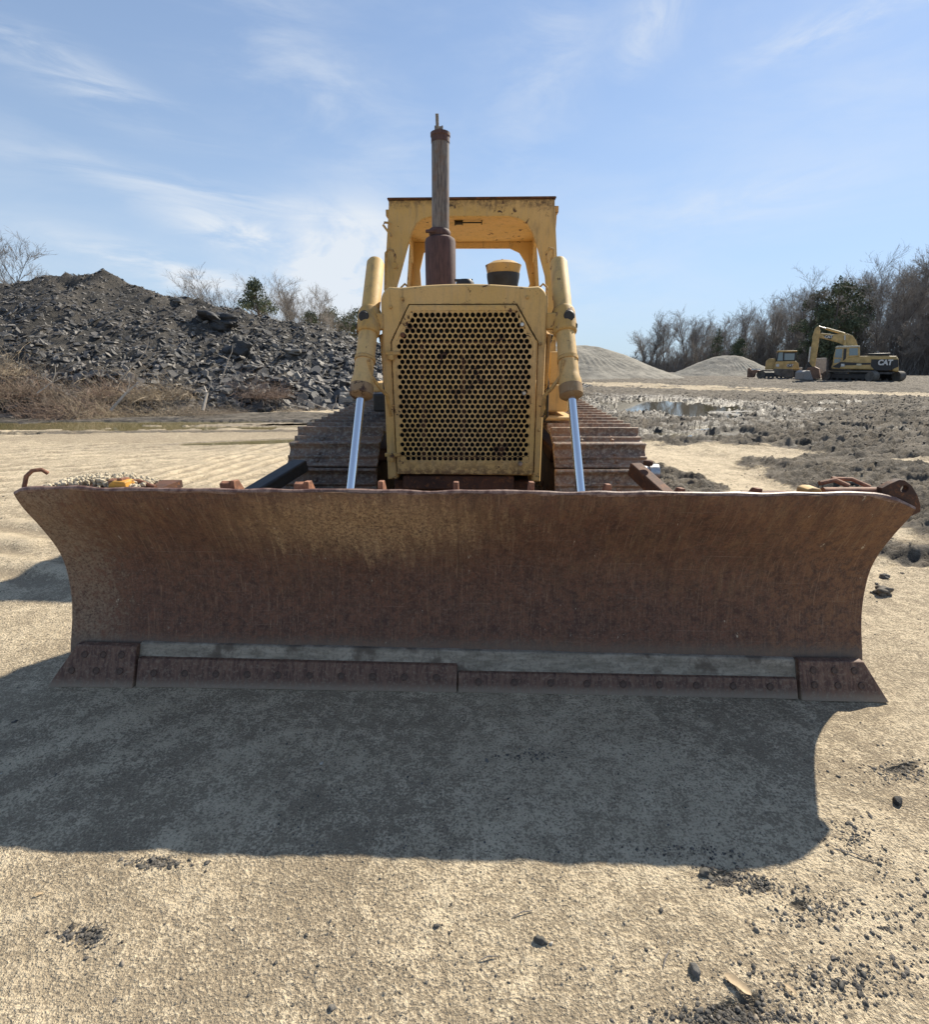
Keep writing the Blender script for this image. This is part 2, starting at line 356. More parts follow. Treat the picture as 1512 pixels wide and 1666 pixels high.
# ------------------------------------------------------------------ mesh builder
class MB:
    def __init__(s): s.v = []; s.f = []
    def add(s, vs, fs):
        o = len(s.v); s.v += [tuple(p) for p in vs]; s.f += [tuple(i + o for i in f) for f in fs]; return s
    def box(s, lo, hi, rot=None, piv=None):
        vs = [Vector((x, y, z)) for z in (lo[2], hi[2]) for y in (lo[1], hi[1]) for x in (lo[0], hi[0])]
        if rot is not None:
            piv = Vector(piv) if piv is not None else (Vector(lo) + Vector(hi)) / 2
            Rm = Euler(rot).to_matrix(); vs = [Rm @ (p - piv) + piv for p in vs]
        return s.add(vs, [(0, 2, 3, 1), (4, 5, 7, 6), (0, 1, 5, 4), (2, 6, 7, 3), (0, 4, 6, 2), (1, 3, 7, 5)])
    def tube(s, pts, rad, n=12, cap=True):
        pts = [Vector(p) for p in pts]
        if not isinstance(rad, (list, tuple)): rad = [rad] * len(pts)
        rings = []; up = None
        for i, p in enumerate(pts):
            a = pts[max(i - 1, 0)]; b = pts[min(i + 1, len(pts) - 1)]; d = b - a
            if d.length < 1e-9: d = Vector((0, 0, 1))
            d.normalize()
            if up is None: up = Vector((0, 0, 1)) if abs(d.z) < .9 else Vector((1, 0, 0))
            x = d.cross(up)
            if x.length < 1e-5: x = d.orthogonal()
            x.normalize(); up = x.cross(d).normalized()
            rings.append([p + (x * math.cos(2 * math.pi * k / n) + up * math.sin(2 * math.pi * k / n)) * rad[i] for k in range(n)])
        vs = [q for r_ in rings for q in r_]; fs = []
        for i in range(len(pts) - 1):
            for k in range(n):
                fs.append((i * n + k, i * n + (k + 1) % n, (i + 1) * n + (k + 1) % n, (i + 1) * n + k))
        if cap: fs.append(tuple(range(n))[::-1]); fs.append(tuple((len(pts) - 1) * n + k for k in range(n)))
        return s.add(vs, fs)
    def rod(s, a, b, segs, n=24):
        """segs = [(t, r), ...] along a->b"""
        a = Vector(a); b = Vector(b)
        d = (b - a); up = Vector((0, 0, 1)) if abs(d.normalized().z) < .95 else Vector((1, 0, 0))
        x = d.cross(up).normalized(); y = x.cross(d).normalized(); vs = []; fs = []
        for t, r_ in segs:
            vs += [a + d * t + (x * math.cos(2 * math.pi * k / n) + y * math.sin(2 * math.pi * k / n)) * r_ for k in range(n)]
        for i in range(len(segs) - 1):
            fs += [(i * n + k, i * n + (k + 1) % n, (i + 1) * n + (k + 1) % n, (i + 1) * n + k) for k in range(n)]
        fs.append(tuple(range(n))[::-1]); fs.append(tuple((len(segs) - 1) * n + k for k in range(n)))
        return s.add(vs, fs)
    def prism(s, poly, lo, hi, axis='y', holes=()):
        """poly in the plane normal to axis: y->(x,z)  x->(y,z)  z->(x,y)"""
        def P(q, d):
            return {'y': (q[0], d, q[1]), 'x': (d, q[0], q[1]), 'z': (q[0], q[1], d)}[axis]
        loops = [list(poly)] + [list(h) for h in holes]
        flat = [q for lp in loops for q in lp]; n = len(flat)
        tris = tessellate_polygon([[Vector((q[0], q[1], 0)) for q in lp] for lp in loops])
        vs = [P(q, lo) for q in flat] + [P(q, hi) for q in flat]
        fs = [tuple(t) for t in tris] + [tuple(i + n for i in t[::-1]) for t in tris]
        o = 0
        for lp in loops:
            m_ = len(lp)
            fs += [(o + i, o + (i + 1) % m_, n + o + (i + 1) % m_, n + o + i) for i in range(m_)]; o += m_
        return s.add(vs, fs)
    def build(s, name, m, parent=None, off=None, bevel=0, smooth=False, seg=2, recalc=True):
        me = bpy.data.meshes.new(name)
        v = s.v
        if off is not None: v = [(a[0] - off[0], a[1] - off[1], a[2] - off[2]) for a in v]
        me.from_pydata(v, [], s.f)
        if recalc:
            bm = bmesh.new(); bm.from_mesh(me)
            bmesh.ops.recalc_face_normals(bm, faces=bm.faces)
            if bevel: bmesh.ops.dissolve_limit(bm, angle_limit=.01, verts=bm.verts, edges=bm.edges)
            bm.to_mesh(me); bm.free()
        me.materials.append(m)
        o = bpy.data.objects.new(name, me); COL.objects.link(o)
        if parent: o.parent = parent
        if bevel:
            b = o.modifiers.new('b', 'BEVEL'); b.width = bevel; b.segments = seg; b.limit_method = 'ANGLE'; b.angle_limit = R(35)
            b.harden_normals = False
        if smooth or bevel:
            me.shade_smooth(); me.set_sharp_from_angle(angle=R(40))
        return o
def thing(name, label, cat, loc=(0, 0, 0), rz=0, group=None):
    o = bpy.data.objects.new(name, None); COL.objects.link(o); o.location = loc; o.rotation_euler = (0, 0, rz)
    o.empty_display_size = .2
    return tag(o, label, cat, group)
def tag(o, label, cat, group=None, kind=None):
    if label: o['label'] = label
    if cat: o['category'] = cat
    if group: o['group'] = group
    if kind: o['kind'] = kind
    return o
def np_mesh(name, V, Fq, m, smooth=True):
    me = bpy.data.meshes.new(name)
    V = np.asarray(V, dtype=np.float32); Fq = np.asarray(Fq, dtype=np.int32); k = Fq.shape[1]
    me.vertices.add(len(V)); me.vertices.foreach_set('co', V.ravel())
    me.loops.add(Fq.size); me.loops.foreach_set('vertex_index', Fq.ravel())
    me.polygons.add(len(Fq)); me.polygons.foreach_set('loop_start', np.arange(0, Fq.size, k, dtype=np.int32))
    me.update(calc_edges=True); me.validate()
    me.polygons.foreach_set('use_smooth', np.full(len(me.polygons), smooth))
    me.materials.append(m)
    o = bpy.data.objects.new(name, me); COL.objects.link(o); return o
def setattr_f(o, name, arr):
    a = o.data.attributes.new(name, 'FLOAT', 'POINT'); a.data.foreach_set('value', np.asarray(arr, dtype=np.float32))
def empty_copy(root, loc=None, rz=0, scale=None, label=None):
    c = root.copy(); COL.objects.link(c)
    if loc is not None: c.location = loc
    c.rotation_euler = (0, 0, rz)
    if scale: c.scale = scale if isinstance(scale, tuple) else (scale,) * 3
    if label: c['label'] = label
    for ch in root.children:
        d = ch.copy(); COL.objects.link(d); d.parent = c
        for g in ch.children:
            e = g.copy(); COL.objects.link(e); e.parent = d
    return c

# ------------------------------------------------------------------ terrain height
XK = [-60, -30, -14, -3.2, 3, 9, 14]
def heap_base(x): return np.interp(x, XK, [10, 13.2, 15.6, 18.4, 24.5, 33, 42])
def heap_run(x): return np.interp(x, [-60, -14, -5, 2, 6, 9.5, 14], [12, 10.5, 8.5, 5.0, 3.5, 2.0, 2])
def heap_crest(x): return np.interp(x, [-60, -34, -22, -18.2, -17, -15.8, -13.4, -9.1, -5.3, 0, 5, 8, 10.5], [4.6, 5.0, 5.35, 5.55, 5.85, 5.35, 4.65, 3.75, 2.95, 1.9, .85, .45, 0])
def heap_h(x, y):
    yb = heap_base(x); rn = heap_run(x); c = heap_crest(x)
    s = (y - yb) / rn
    f = np.where(s < 1, np.clip(s, 0, 1) ** .85, np.clip(1 - (s - 1) * .55, 0, 1))
    n = fbm(x * .35, y * .35, 4) * .55 + fbm(x * 1.6 + 5, y * 1.6, 3) * .16
    return c * f + n * ss(0, .25, f) * np.minimum(1, c / 2)
PUD = [ # cx, cy, rx, ry, rot, level
    (8.0, 20.0, 3.0, 5.2, -.25, -.02), (4.7, 11.2, 1.1, .6, .1, -.0), (6.0, 12.6, .9, .6, .0, -.0), (10.6, 17.0, 1.5, .75, -.1, -.03),
    (7.6, 14.6, .9, .35, .3, -.03), (9.3, 12.2, 1.0, .25, -.4, -.03), (13.8, 21.5, 2.2, .5, -.2, -.02),
    (-9.2, 13.4, 8.0, .95, .03, -.02), (-3.0, 13.9, 3.0, .30, .12, -.02), (-4.2, 10.3, 1.5, .28, .25, -.015)]
TUFT = [(250, 1402, .06, .022), (140, 1520, .04, .022), (1180, 1425, .06, .025), (1240, 1440, .03, .02), (1190, 1645, .12, .03), (1300, 1470, .03, .02), (1470, 1250, .10, .02)]
TUFT_W = [(G(u, v), r1, r2) for u, v, r1, r2 in TUFT]
def terrain(x, y):
    d = np.sqrt(x * x + y * y)
    bl = ss(.9, 1.35, blob(x, y, 0, 4.3, 2.6, 3.2))      # 0 under the machine
    h = fbm(x * .12 + 3, y * .12, 3) * .16 * ss(4, 25, d) * bl
    h = h + .42 * ss(22, 42, y) * ss(-2, 12, x) + .3 * ss(30, 60, d) * (1 - ss(-2, 12, x))
    h = h + fbm(x * 1.3, y * 1.3, 4) * .022 * (.04 + .88 * bl * ss(2.0, 4.5, d)) + fbm(x * 9, y * 9, 3, .6) * .006
    # mud mask
    n = fbm(x * .6 + 9, y * .6, 4)
    m1 = ss(1.12, .85, blob(x, y, 13.0, 15.5, 10.5, 9.0, .1) + n * .3)
    m2 = ss(1.2, .75, blob(x, y, 5.9, 5.4, 2.5, 3.2, -.25) + n * .5)
    m3 = ss(1.2, .6, blob(x, y, 2.75, 6.7, 1.0, 1.6, .1) + n * .7) * .8
    m4 = ss(.06, .14, fbm(x * .5 + 31, y * 1.4, 3)) * ss(14, 22, d) * ss(0, 6, x)
    strip = ss(1.35, .6, blob(x, y, 3.6, 6.9, .42, 2.6, .10) + n * .5)
    road = ss(1.15, .75, np.abs(y - (41 - .62 * x)) / 2.7 + n * .25) * ss(2, 8, x)
    m4 = np.maximum(m4, ss(17, 22, d) * ss(-1, 6, x) * .8)
    mud = np.clip(np.maximum.reduce([m1, m2, m3, m4 * .8]) - strip * .85, 0, 1)
    mud = mud * (1 - .95 * road * ss(-.45, -.05, fbm(x * .25, y * 1.2, 3)))
    m5 = ss(1.1, .8, blob(x, y, -8, 15.2, 14, 1.4, .03) + n * .3) * .85
    m6 = ss(1.15, .8, blob(x, y, -7.5, 12.0, 9, .25, .03) + n * .5) * .5
    mud = np.maximum(mud, np.maximum(m5, m6))
    # clods: ridged lumps
    w = fbm(x * .9, y * .9, 3) * .6
    xr_ = x * .94 + y * .34; yr_ = y * .94 - x * .34
    r1 = 1 - np.abs(fbm(xr_ * .38 + w, yr_ * 2.1 + w, 4, .6)) * 3.0
    r2 = .45 - np.abs(fbm(x * 2.6 + w, y * 6.0, 4, .66)) * 2.6 + .5 * fbm(x * 11, y * 16, 3, .6)
    tyre = np.sin(2 * math.pi * (xr_ * .9 + .5 * np.abs(((yr_ * 1.1) % 1) - .5)) / .34) * ss(-.05, .15, fbm(xr_ * .15 + 3, yr_ * .7, 2))
    amp = .09 + .07 * ss(6, 14, d)
    mlump = mud * (1 - .75 * ss(0, -3, x))
    h = h + mlump * (amp * np.clip(r1, -.4, 1) * 1.0 + .055 * r2 + .028 * tyre + .024 * fbm(x * 19, y * 19, 2))
    # bulldozed ruts
    h = h + mud * .03 * np.sin((y * 1.0 - x * .25) * 2.6 + 2 * fbm(x * .3, y * .3, 2)) * ss(6, 10, d)
    # grouser ridges on the left: two passes at different angles
    wv = .10 * fbm(x * .8, y * .8, 2)
    def comb_(q, per): return np.clip(np.sin((q + wv) * 2 * math.pi / per) * .8 + fbm(x * 3, y * 3, 2) * .6, -.7, 1)
    br = ss(-.15, .2, fbm(x * .9 + 40, y * 1.1, 2) + .12)
    la = ss(1.15, .75, blob(x, y, -3.3, 7.6, 1.5, 2.2, .1) + n * .4)
    lc = ss(1.15, .75, blob(x, y, -7.2, 7.6, 2.9, 2.6, .2) + n * .4)
    ld = ss(1.1, .7, blob(x, y, -3.6, 4.4, 1.2, 1.6, .3) + n * .4)
    tr = la * comb_(x * .95 - y * .22, .30) + lc * comb_(y * .86 - x * .36 + .3 * np.sin(x * .5), .42) + ld * comb_(y * .9 + x * .3, .36)
    h = h + tr * .03 * br
    la = 1.0
    lb = ss(1.1, .7, blob(x, y, -1.9, 1.15, 1.5, .8, .4) + n * .3)
    q2 = (y * .9 - x * .55 + .1 * np.sin(x * 2.2)) + .07 * fbm(x * 2, y * 2, 2)
    t2 = np.sin(q2 * 2 * math.pi / .30)
    h = h + lb * t2 * .003
    pale = .5 + fbm(x * .7 + 70, y * .7, 3) * .35 + fbm(x * 4 + 7, y * 4, 3) * .45
    pale = pale - .5 * road - .12 * ss(-1.5, -2.5, x) - .5 * ss(1.0, .5, blob(x, y, -6.5, 11.2, 6, 1.3, .03) + n * .4) + la * tr * .95 * br + .08 * strip + .0 * road + lb * t2 * .28
    pale = pale - .25 * ss(6.5, 3.5, d) * (fbm(x * 1.1, y * 1.1 + 9, 2) > 0) + .08
    wet = np.zeros_like(x)
    for cx, cy, rx, ry, rot, lv in PUD:
        dd = blob(x, y, cx, cy, rx, ry, rot) + fbm(x * 1.1 + cx, y * 1.6, 4, .6) * (.75 if rx > 2 else .4)
        inn = ss(1.08, .9, dd)
        h = np.where(dd < 1.6, np.maximum(h, lv + .012 + .02 * (dd - 1)), h)
        h = h * (1 - inn) + (lv - .05) * inn
        wet = np.maximum(wet, ss(1.55, 1.02, dd) * .9)
    wet = np.maximum(wet, mud * ss(.0, .35, -r1 + .35 + n * .5) * .55)
    for c, r1_, r2_ in TUFT_W:
        dd = blob(x, y, c.x, c.y, r1_, r2_, .3) + fbm(x * 14, y * 14, 3) * .7
        h = h - .009 * ss(1.3, .3, dd)
        mud = np.maximum(mud, ss(1.7, .2, dd) * .6); wet = np.maximum(wet, ss(1.6, .3, dd) * .3)
    # shallow dark scrape marks left of the blade and along the near shade
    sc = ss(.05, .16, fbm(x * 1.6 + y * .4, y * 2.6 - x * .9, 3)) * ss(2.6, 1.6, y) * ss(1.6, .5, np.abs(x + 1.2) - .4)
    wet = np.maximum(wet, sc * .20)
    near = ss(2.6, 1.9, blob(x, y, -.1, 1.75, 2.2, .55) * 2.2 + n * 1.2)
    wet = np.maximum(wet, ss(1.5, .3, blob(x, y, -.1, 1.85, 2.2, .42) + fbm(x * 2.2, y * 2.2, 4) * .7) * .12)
    wet = np.maximum(wet, .38 * ss(1.2, .6, blob(x, y, -5.5, 9.6, 3.5, .7, .1) + n * .6))
    # undulation to the right foreground
    h = h + .012 * np.sin(x * 2.3 + y * 3.2 + 2.5 * n) * ss(.6, 1.4, x) * ss(3.6, 1.8, y)
    return h, mud, np.clip(pale, 0, 1), np.clip(wet, 0, 1)
def gz(x, y):
    return float(terrain(np.array([float(x)]), np.array([float(y)]))[0][0])

# polar tessellation: fine where one can see detail, coarse beyond
ang = np.concatenate([np.linspace(-180, -56, 60, endpoint=False), np.linspace(-56, 56, 940), np.linspace(56, 180, 61)[1:-1]])
rad = [.45]
while rad[-1] < 900: rad.append(rad[-1] + max(.0085, .0060 * rad[-1]) * (1 if rad[-1] < 90 else 6))
rad = np.array(rad)
A_, R_ = np.meshgrid(np.radians(ang), rad)
X = (R_ * np.sin(A_)).ravel(); Y = (R_ * np.cos(A_)).ravel()
Hh, MU, PA, WE = terrain(X, Y)
na, nr = len(ang), len(rad)
I = np.arange(nr - 1)[:, None] * na + np.arange(na)[None, :]; J = np.arange(nr - 1)[:, None] * na + (np.arange(na)[None, :] + 1) % na
Fq = np.stack([I, I + na, J + na, J], -1).reshape(-1, 4)
cz = len(X)
Vv = np.stack([X, Y, Hh], -1)
gr = np_mesh('ground', Vv, Fq, GROUND)
# centre disc closes the hole under the viewpoint
setattr_f(gr, 'mud', MU); setattr_f(gr, 'pale', PA); setattr_f(gr, 'wet', WE); setattr_f(gr, 'rock', np.zeros(cz))
tag(gr, None, None, kind='structure')
bm = bmesh.new(); bm.from_mesh(gr.data); bm.verts.ensure_lookup_table()
bm.faces.new([bm.verts[i] for i in range(na)]); bm.normal_update()
bm.to_mesh(gr.data); bm.free()
print('ground verts', cz)

# puddles
def puddle(i, m_, label=None):
    cx, cy, rx, ry, rot, lv = PUD[i]
    b = MB(); n = 64; c, s = math.cos(rot), math.sin(rot)
    pts = [(math.cos(2 * math.pi * k / n) * rx * 1.5, math.sin(2 * math.pi * k / n) * ry * 1.5) for k in range(n)]
    b.add([(x * c - y * s, x * s + y * c, 0) for x, y in pts], [tuple(range(n))])
    o = b.build('puddle', m_); o.location = (cx, cy, lv); o['kind'] = 'structure'
for i in range(7): puddle(i, WATER)
for i in range(7, 10): puddle(i, WATER_OL)

# ------------------------------------------------------------------ bulldozer
DZ = thing('bulldozer', 'big faded yellow bulldozer facing the viewer with a wide rusty blade on the sand', 'bulldozer',
           (OX + 4.9 * math.sin(YAW), 4.9 * math.cos(YAW), 0), -YAW)
def part(b, name, m_, parent=DZ, **k):
    o = b.build(name, m_, parent, off=BASE, **k); return o

# --- blade
PZ = [.09, .16, .31, .45, .595, .74, .86, .91, .985]
PY = [2.120, 2.142, 2.198, 2.220, 2.214, 2.148, 2.076, 2.046, 2.034]
def prof_y(z): return float(np.interp(z, PZ, PY))
from bisect import bisect
def smooth_prof(z):
    return sum(prof_y(z + d) for d in (-.06, -.03, 0, .03, .06)) / 5
TX = [-1.90, -1.86, -1.79, -1.62, -1.53, -1.33, -.61, 0, .64, 1.25, 1.59, 1.72, 1.80, 1.87, 1.905]
TZ = [.945, .964, .972, .978, .971, .967, .968, .967, .966, .966, .970, .966, .950, .922, .905]
def top_z(x): return float(np.interp(x, TX, TZ)) - .013 + .0018 * math.sin(x * 9.1) + .0015 * math.sin(x * 23 + 1)
nx, nz = 200, 44
vs = []; th = .028
for side in (0, 1):
    for i in range(nx + 1):
        x = -1.90 + 3.80 * i / nx
        for j in range(nz + 1):
            z = .09 + (top_z(x) - .09) * j / nz
            dent = .006 * math.sin(x * 2.1 + z * 3) * math.sin(x * 5.3 + 1) + .003 * math.sin(x * 13 + z * 17)
            # front-curled corner at both ends
            e = max(0, abs(x) - 1.6) / .3
            y = smooth_prof(z) + dent * min(1, j / 6) * min(1, (1.9 - abs(x)) / .3)
            dydz = (smooth_prof(z + .01) - smooth_prof(z - .01)) / .02; ln = math.sqrt(1 + dydz * dydz)
            xx = x
            if side: y += th / ln; z -= th * dydz / ln
            vs.append((xx, y, z))
M_ = (nx + 1) * (nz + 1); fs = []
for i in range(nx):
    for j in range(nz):
        a = i * (nz + 1) + j; b_ = a + nz + 1
        fs.append((a, b_, b_ + 1, a + 1)); fs.append((M_ + a, M_ + a + 1, M_ + b_ + 1, M_ + b_))
for i in range(nx):
    for j in (0, nz):
        a = i * (nz + 1) + j; b_ = a + nz + 1; fs.append((a, b_, M_ + b_, M_ + a))
for j in range(nz):
    for i in (0, nx):
        a = i * (nz + 1) + j; fs.append((a, a + 1, M_ + a + 1, M_ + a))
blade = part(MB().add(vs, fs), 'blade', BLADE, smooth=True)
blade['label'] = 'wide curved rust brown blade scraped tan across its upper middle'
# rolled lip along the top
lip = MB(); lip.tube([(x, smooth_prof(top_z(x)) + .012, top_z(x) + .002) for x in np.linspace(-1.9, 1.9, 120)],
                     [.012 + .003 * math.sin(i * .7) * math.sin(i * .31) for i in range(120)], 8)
part(lip, 'top_lip', mat('lip_highlight', lambda t: f_lip(t)), blade, smooth=True)  # paler than the blade: the edge highlight is painted into this colour
# end plates behind the moldboard edges
for s in (-1, 1):
    b = MB(); poly = [(smooth_prof(z) + .03, z) for z in np.linspace(.1, .86, 12)] + [(2.34, .80), (2.42, .5), (2.40, .14)]
    b.prism(poly, s * 1.865, s * 1.888, 'x'); part(b, 'end_plate', RUST, blade, bevel=.004)
# dusty base plate, cutting edges, end bits
def sloped(poly, y0, y1, z1, th_, name, m_, bev=.004):
    """flat plate following the foot slope: y = y0 at z=0, y1 at z=z1"""
    b = MB(); tris = tessellate_polygon([[Vector((q[0], q[1], 0)) for q in poly]]); n = len(poly)
    Yq = lambda z: y0 + (y1 - y0) * z / z1
    b.add([(x, Yq(z), z) for x, z in poly] + [(x, Yq(z) + th_, z) for x, z in poly],
          [tuple(t) for t in tris] + [tuple(i + n for i in t) for t in tris] + [(i, (i + 1) % n, n + (i + 1) % n, n + i) for i in range(n)])
    return part(b, name, m_, blade, bevel=bev)
Y0, Y1, Z1 = 2.048, 2.124, .17
sloped([(-1.545, .06), (1.580, .045), (1.580, .150), (.8, .158), (0, .166), (-.8, .172), (-1.545, .178)], Y0 + .004, Y1 + .004, Z1, .05, 'base_plate', DRIED, .006)
sloped([(-1.533, .0), (-.003, .0), (-.003, .112), (-1.533, .122)], Y0 - .018, Y1 - .018, Z1, .03, 'cutting_edge', EDGE)
sloped([(.003, .0), (1.568, -.004), (1.568, .078), (.003, .082)], Y0 - .016, Y1 - .016, Z1, .03, 'cutting_edge', EDGE)
sloped([(-1.955, -.002), (-1.541, .0), (-1.541, .176), (-1.835, .180)], Y0 - .026, Y1 - .026, Z1, .034, 'end_bit', EDGE)
sloped([(1.576, -.004), (1.968, -.006), (1.872, .158), (1.576, .158)], Y0 - .026, Y1 - .026, Z1, .034, 'end_bit', EDGE)
# bolts: shallow rings
rb = MB(); n = 20
prof = [(.0, .0), (.0, .009), (.004, .010), (.004, .015), (0, .017)]
vs = []; fs = []
for dy, r_ in [(-.001, .0001), (-.001, .0095), (-.0035, .0115), (-.0035, .0150), (.002, .0175)]:
    vs += [(r_ * math.cos(2 * math.pi * k / n), dy, r_ * math.sin(2 * math.pi * k / n)) for k in range(n)]
for i in range(4): fs += [(i * n + k, i * n + (k + 1) % n, (i + 1) * n + (k + 1) % n, (i + 1) * n + k) for k in range(n)]
rb.add(vs, fs); bolt0 = rb.build('bolt', BOLTM, blade, smooth=True)
slope = math.atan2(Y1 - Y0, Z1); first = True
def put_bolt(x, z, off):
    global first
    o = bolt0 if first else bolt0.copy()
    if not first: COL.objects.link(o); o.parent = blade
    first = False
    o.location = (x, Y0 + (Y1 - Y0) * z / Z1 - off - .0015 - BASE.y, z); o.rotation_euler = (-slope, 0, random.random() * .2)
for x in (-1.80, -1.71, -1.62): put_bolt(x + .01, .140, .026)
for x in (-1.845, -1.725, -1.61): put_bolt(x, .072, .026)
for x in (1.64, 1.735, 1.825): put_bolt(x, .122, .026)
for x in (1.64, 1.745, 1.85): put_bolt(x, .062, .026)
for k in range(10): put_bolt(-1.45 + k * .15, .062, .018)
for k in range(9): put_bolt(.10 + k * .168, .047, .016)
# back structure of the blade
b = MB(); b.box((-1.82, 2.265, .14), (1.82, 2.44, .36)); b.box((-1.80, 2.262, .62), (1.80, 2.40, .80)); part(b, 'back_box', RUST, blade, bevel=.01)
for u in (200, 380, 500, 620, 742, 865, 990, 1110, 1235):
    x, _ = L(u, 800, 2.1); w_ = .011
    pk = {200: 1.0, 380: .992, 500: .990, 620: .993, 742: .991, 865: .993, 990: .985, 1110: .97, 1235: .972}[u]
    b = MB(); b.prism([(2.088, .90), (2.092, pk), (2.14, pk - .004), (2.30, .80), (2.26, .62), (2.14, .80)], x - w_, x + w_, 'x')
    if u in (380, 500, 200): b.prism([(2.092, .90), (2.094, pk - .012), (2.12, pk - .005), (2.22, .86)], x - .055, x - w_, 'x')
    part(b, 'gusset', ORUST, blade, bevel=.003)
# things along the top: left tube handle, yellow bracket, right lifting eye and pipes
b = MB(); pts = [L(38, 800, 2.10), L(38, 776, 2.10), L(43, 768, 2.1), L(60, 766, 2.12), L(78, 770, 2.16)]
b.tube([(p[0], 2.10 + .015 * i, p[1]) for i, p in enumerate(pts)], .009, 10); part(b, 'lift_handle', ORUST, blade, smooth=True)
b = MB(); b.tube([(-1.72, 2.22, .945), (-1.60, 2.2, .968), (-1.42, 2.16, .972), (-1.34, 2.14, .950)], .009, 10); part(b, 'guard_rod', ORUST, blade, smooth=True)
b = MB(); q = [L(178, 797, 2.09), L(180, 786, 2.09), L(186, 782, 2.09), L(206, 783, 2.09), L(209, 797, 2.09)]
b.prism(q, 2.075, 2.14, 'y'); part(b, 'bracket', mat('chipped_orange_paint', lambda t: f_yellow(t, .54, .1, (.66, .33, .05))), blade, bevel=.006)
b = MB(); q = [L(1311, 808, 2.09), L(1313, 797, 2.09), L(1322, 794, 2.09), L(1335, 795, 2.09), L(1343, 808, 2.09)]
b.prism(q, 2.085, 2.16, 'y'); part(b, 'bracket', YELLOW_WORN, blade, bevel=.006)
b = MB(); b.tube([(*L(1343, 806, 2.12)[:1], 2.14, .945), (L(1440, 803, 2.12)[0], 2.14, .948)], .024, 12)
b.tube([(L(1340, 795, 2.16)[0], 2.19, .975), (L(1365, 792, 2.16)[0], 2.19, .99), (L(1380, 799, 2.16)[0], 2.16, .97)], .011, 8)
b.tube([(L(1365, 790, 2.16)[0], 2.21, .992), (L(1398, 791, 2.16)[0], 2.21, .990), (L(1415, 798, 2.16)[0], 2.16, .966)], .009, 8)
part(b, 'pipe', ORUST, blade, smooth=True)
out = [L(u, v, 2.09) for u, v in [(1436, 808), (1437, 795), (1450, 788), (1466, 781), (1474, 782), (1486, 791), (1495, 806), (1500, 822), (1500, 833), (1486, 840), (1450, 830)]]
cx_, cz_ = L(1474, 796, 2.09); hole = [(cx_ + .016 * math.cos(a) * 1.0, cz_ + .016 * math.sin(a)) for a in np.linspace(2 * math.pi, 0, 14, endpoint=False)]
b = MB(); b.prism(out, 2.095, 2.125, 'y', [hole]); part(b, 'lifting_eye', RUST, blade, bevel=.004)
# push arms and braces
for s in (-1, 1):
    b = MB(); b.box((s * 1.49 - .08, 2.44, .30), (s * 1.49 + .08, 5.3, .55)); part(b, 'push_arm', RUST, bevel=.015)
    b = MB(); b.box((s * 1.26, 4.95, .36), (s * 1.58, 5.15, .49)); part(b, 'trunnion', RUST, bevel=.01)
b = MB(); b.box((-1.24, 2.75, .735), (-1.13, 3.32, .815), (R(12), 0, R(-19))); part(b, 'tilt_brace', BLACK, bevel=.012)
b = MB(); b.box((1.14, 2.72, .70), (1.22, 3.30, .79), (R(16), 0, R(15))); b.rod((1.16, 3.17, .865), (1.16, 3.17, .90), [(0, .03), (1, .03)]); part(b, 'tilt_brace', RUST, bevel=.01)
b = MB(); b.rod((1.10, 3.25, .80), (1.25, 3.25, .80), [(0, .05), (.6, .05), (.6, .062), (1, .062)]); part(b, 'brace_pin', STEEL, smooth=True)

# --- tracks
def track_path(n):
    c0 = Vector((3.90, .515)); r0 = .455; c1 = Vector((6.75, .575)); r1 = .515
    d = c1 - c0; D = d.length; base = math.atan2(d.y, d.x); k = math.acos((r0 - r1) / D)
    a_up = base + k; a_dn = base - k
    pts = []
    def P(c, r_, a): return c + Vector((math.cos(a), math.sin(a))) * r_
    # dense polyline, upper run from rear to front, round the idler, lower run, round the sprocket
    A = P(c1, r1, a_up); B = P(c0, r0, a_up)
    for t in np.linspace(0, 1, 80, endpoint=False):
        q = A.lerp(B, t); q = q - Vector((0, .018 * math.sin(math.pi * t))); pts.append(q)
    for a in np.linspace(a_up, a_dn + 2 * math.pi, 80, endpoint=False): pts.append(P(c0, r0, a))
    A = P(c0, r0, a_dn); B = P(c1, r1, a_dn)
    for t in np.linspace(0, 1, 80, endpoint=False): pts.append(A.lerp(B, t))
    for a in np.linspace(a_dn, a_up, 80, endpoint=False): pts.append(P(c1, r1, a))
    seg = [(pts[(i + 1) % len(pts)] - pts[i]).length for i in range(len(pts))]
    T = sum(seg); res = []
    cum = np.concatenate([[0], np.cumsum(seg)])
    for i in range(n):
        s_ = (i + .35) * T / n; j = min(np.searchsorted(cum, s_) - 1, len(pts) - 1); f_ = (s_ - cum[j]) / seg[j]
        p = pts[j].lerp(pts[(j + 1) % len(pts)], f_); dd = (pts[(j + 1) % len(pts)] - pts[j]).normalized()
        res.append((p, dd))
    return res, T / n
NSH = 45
path, pitch = track_path(NSH)
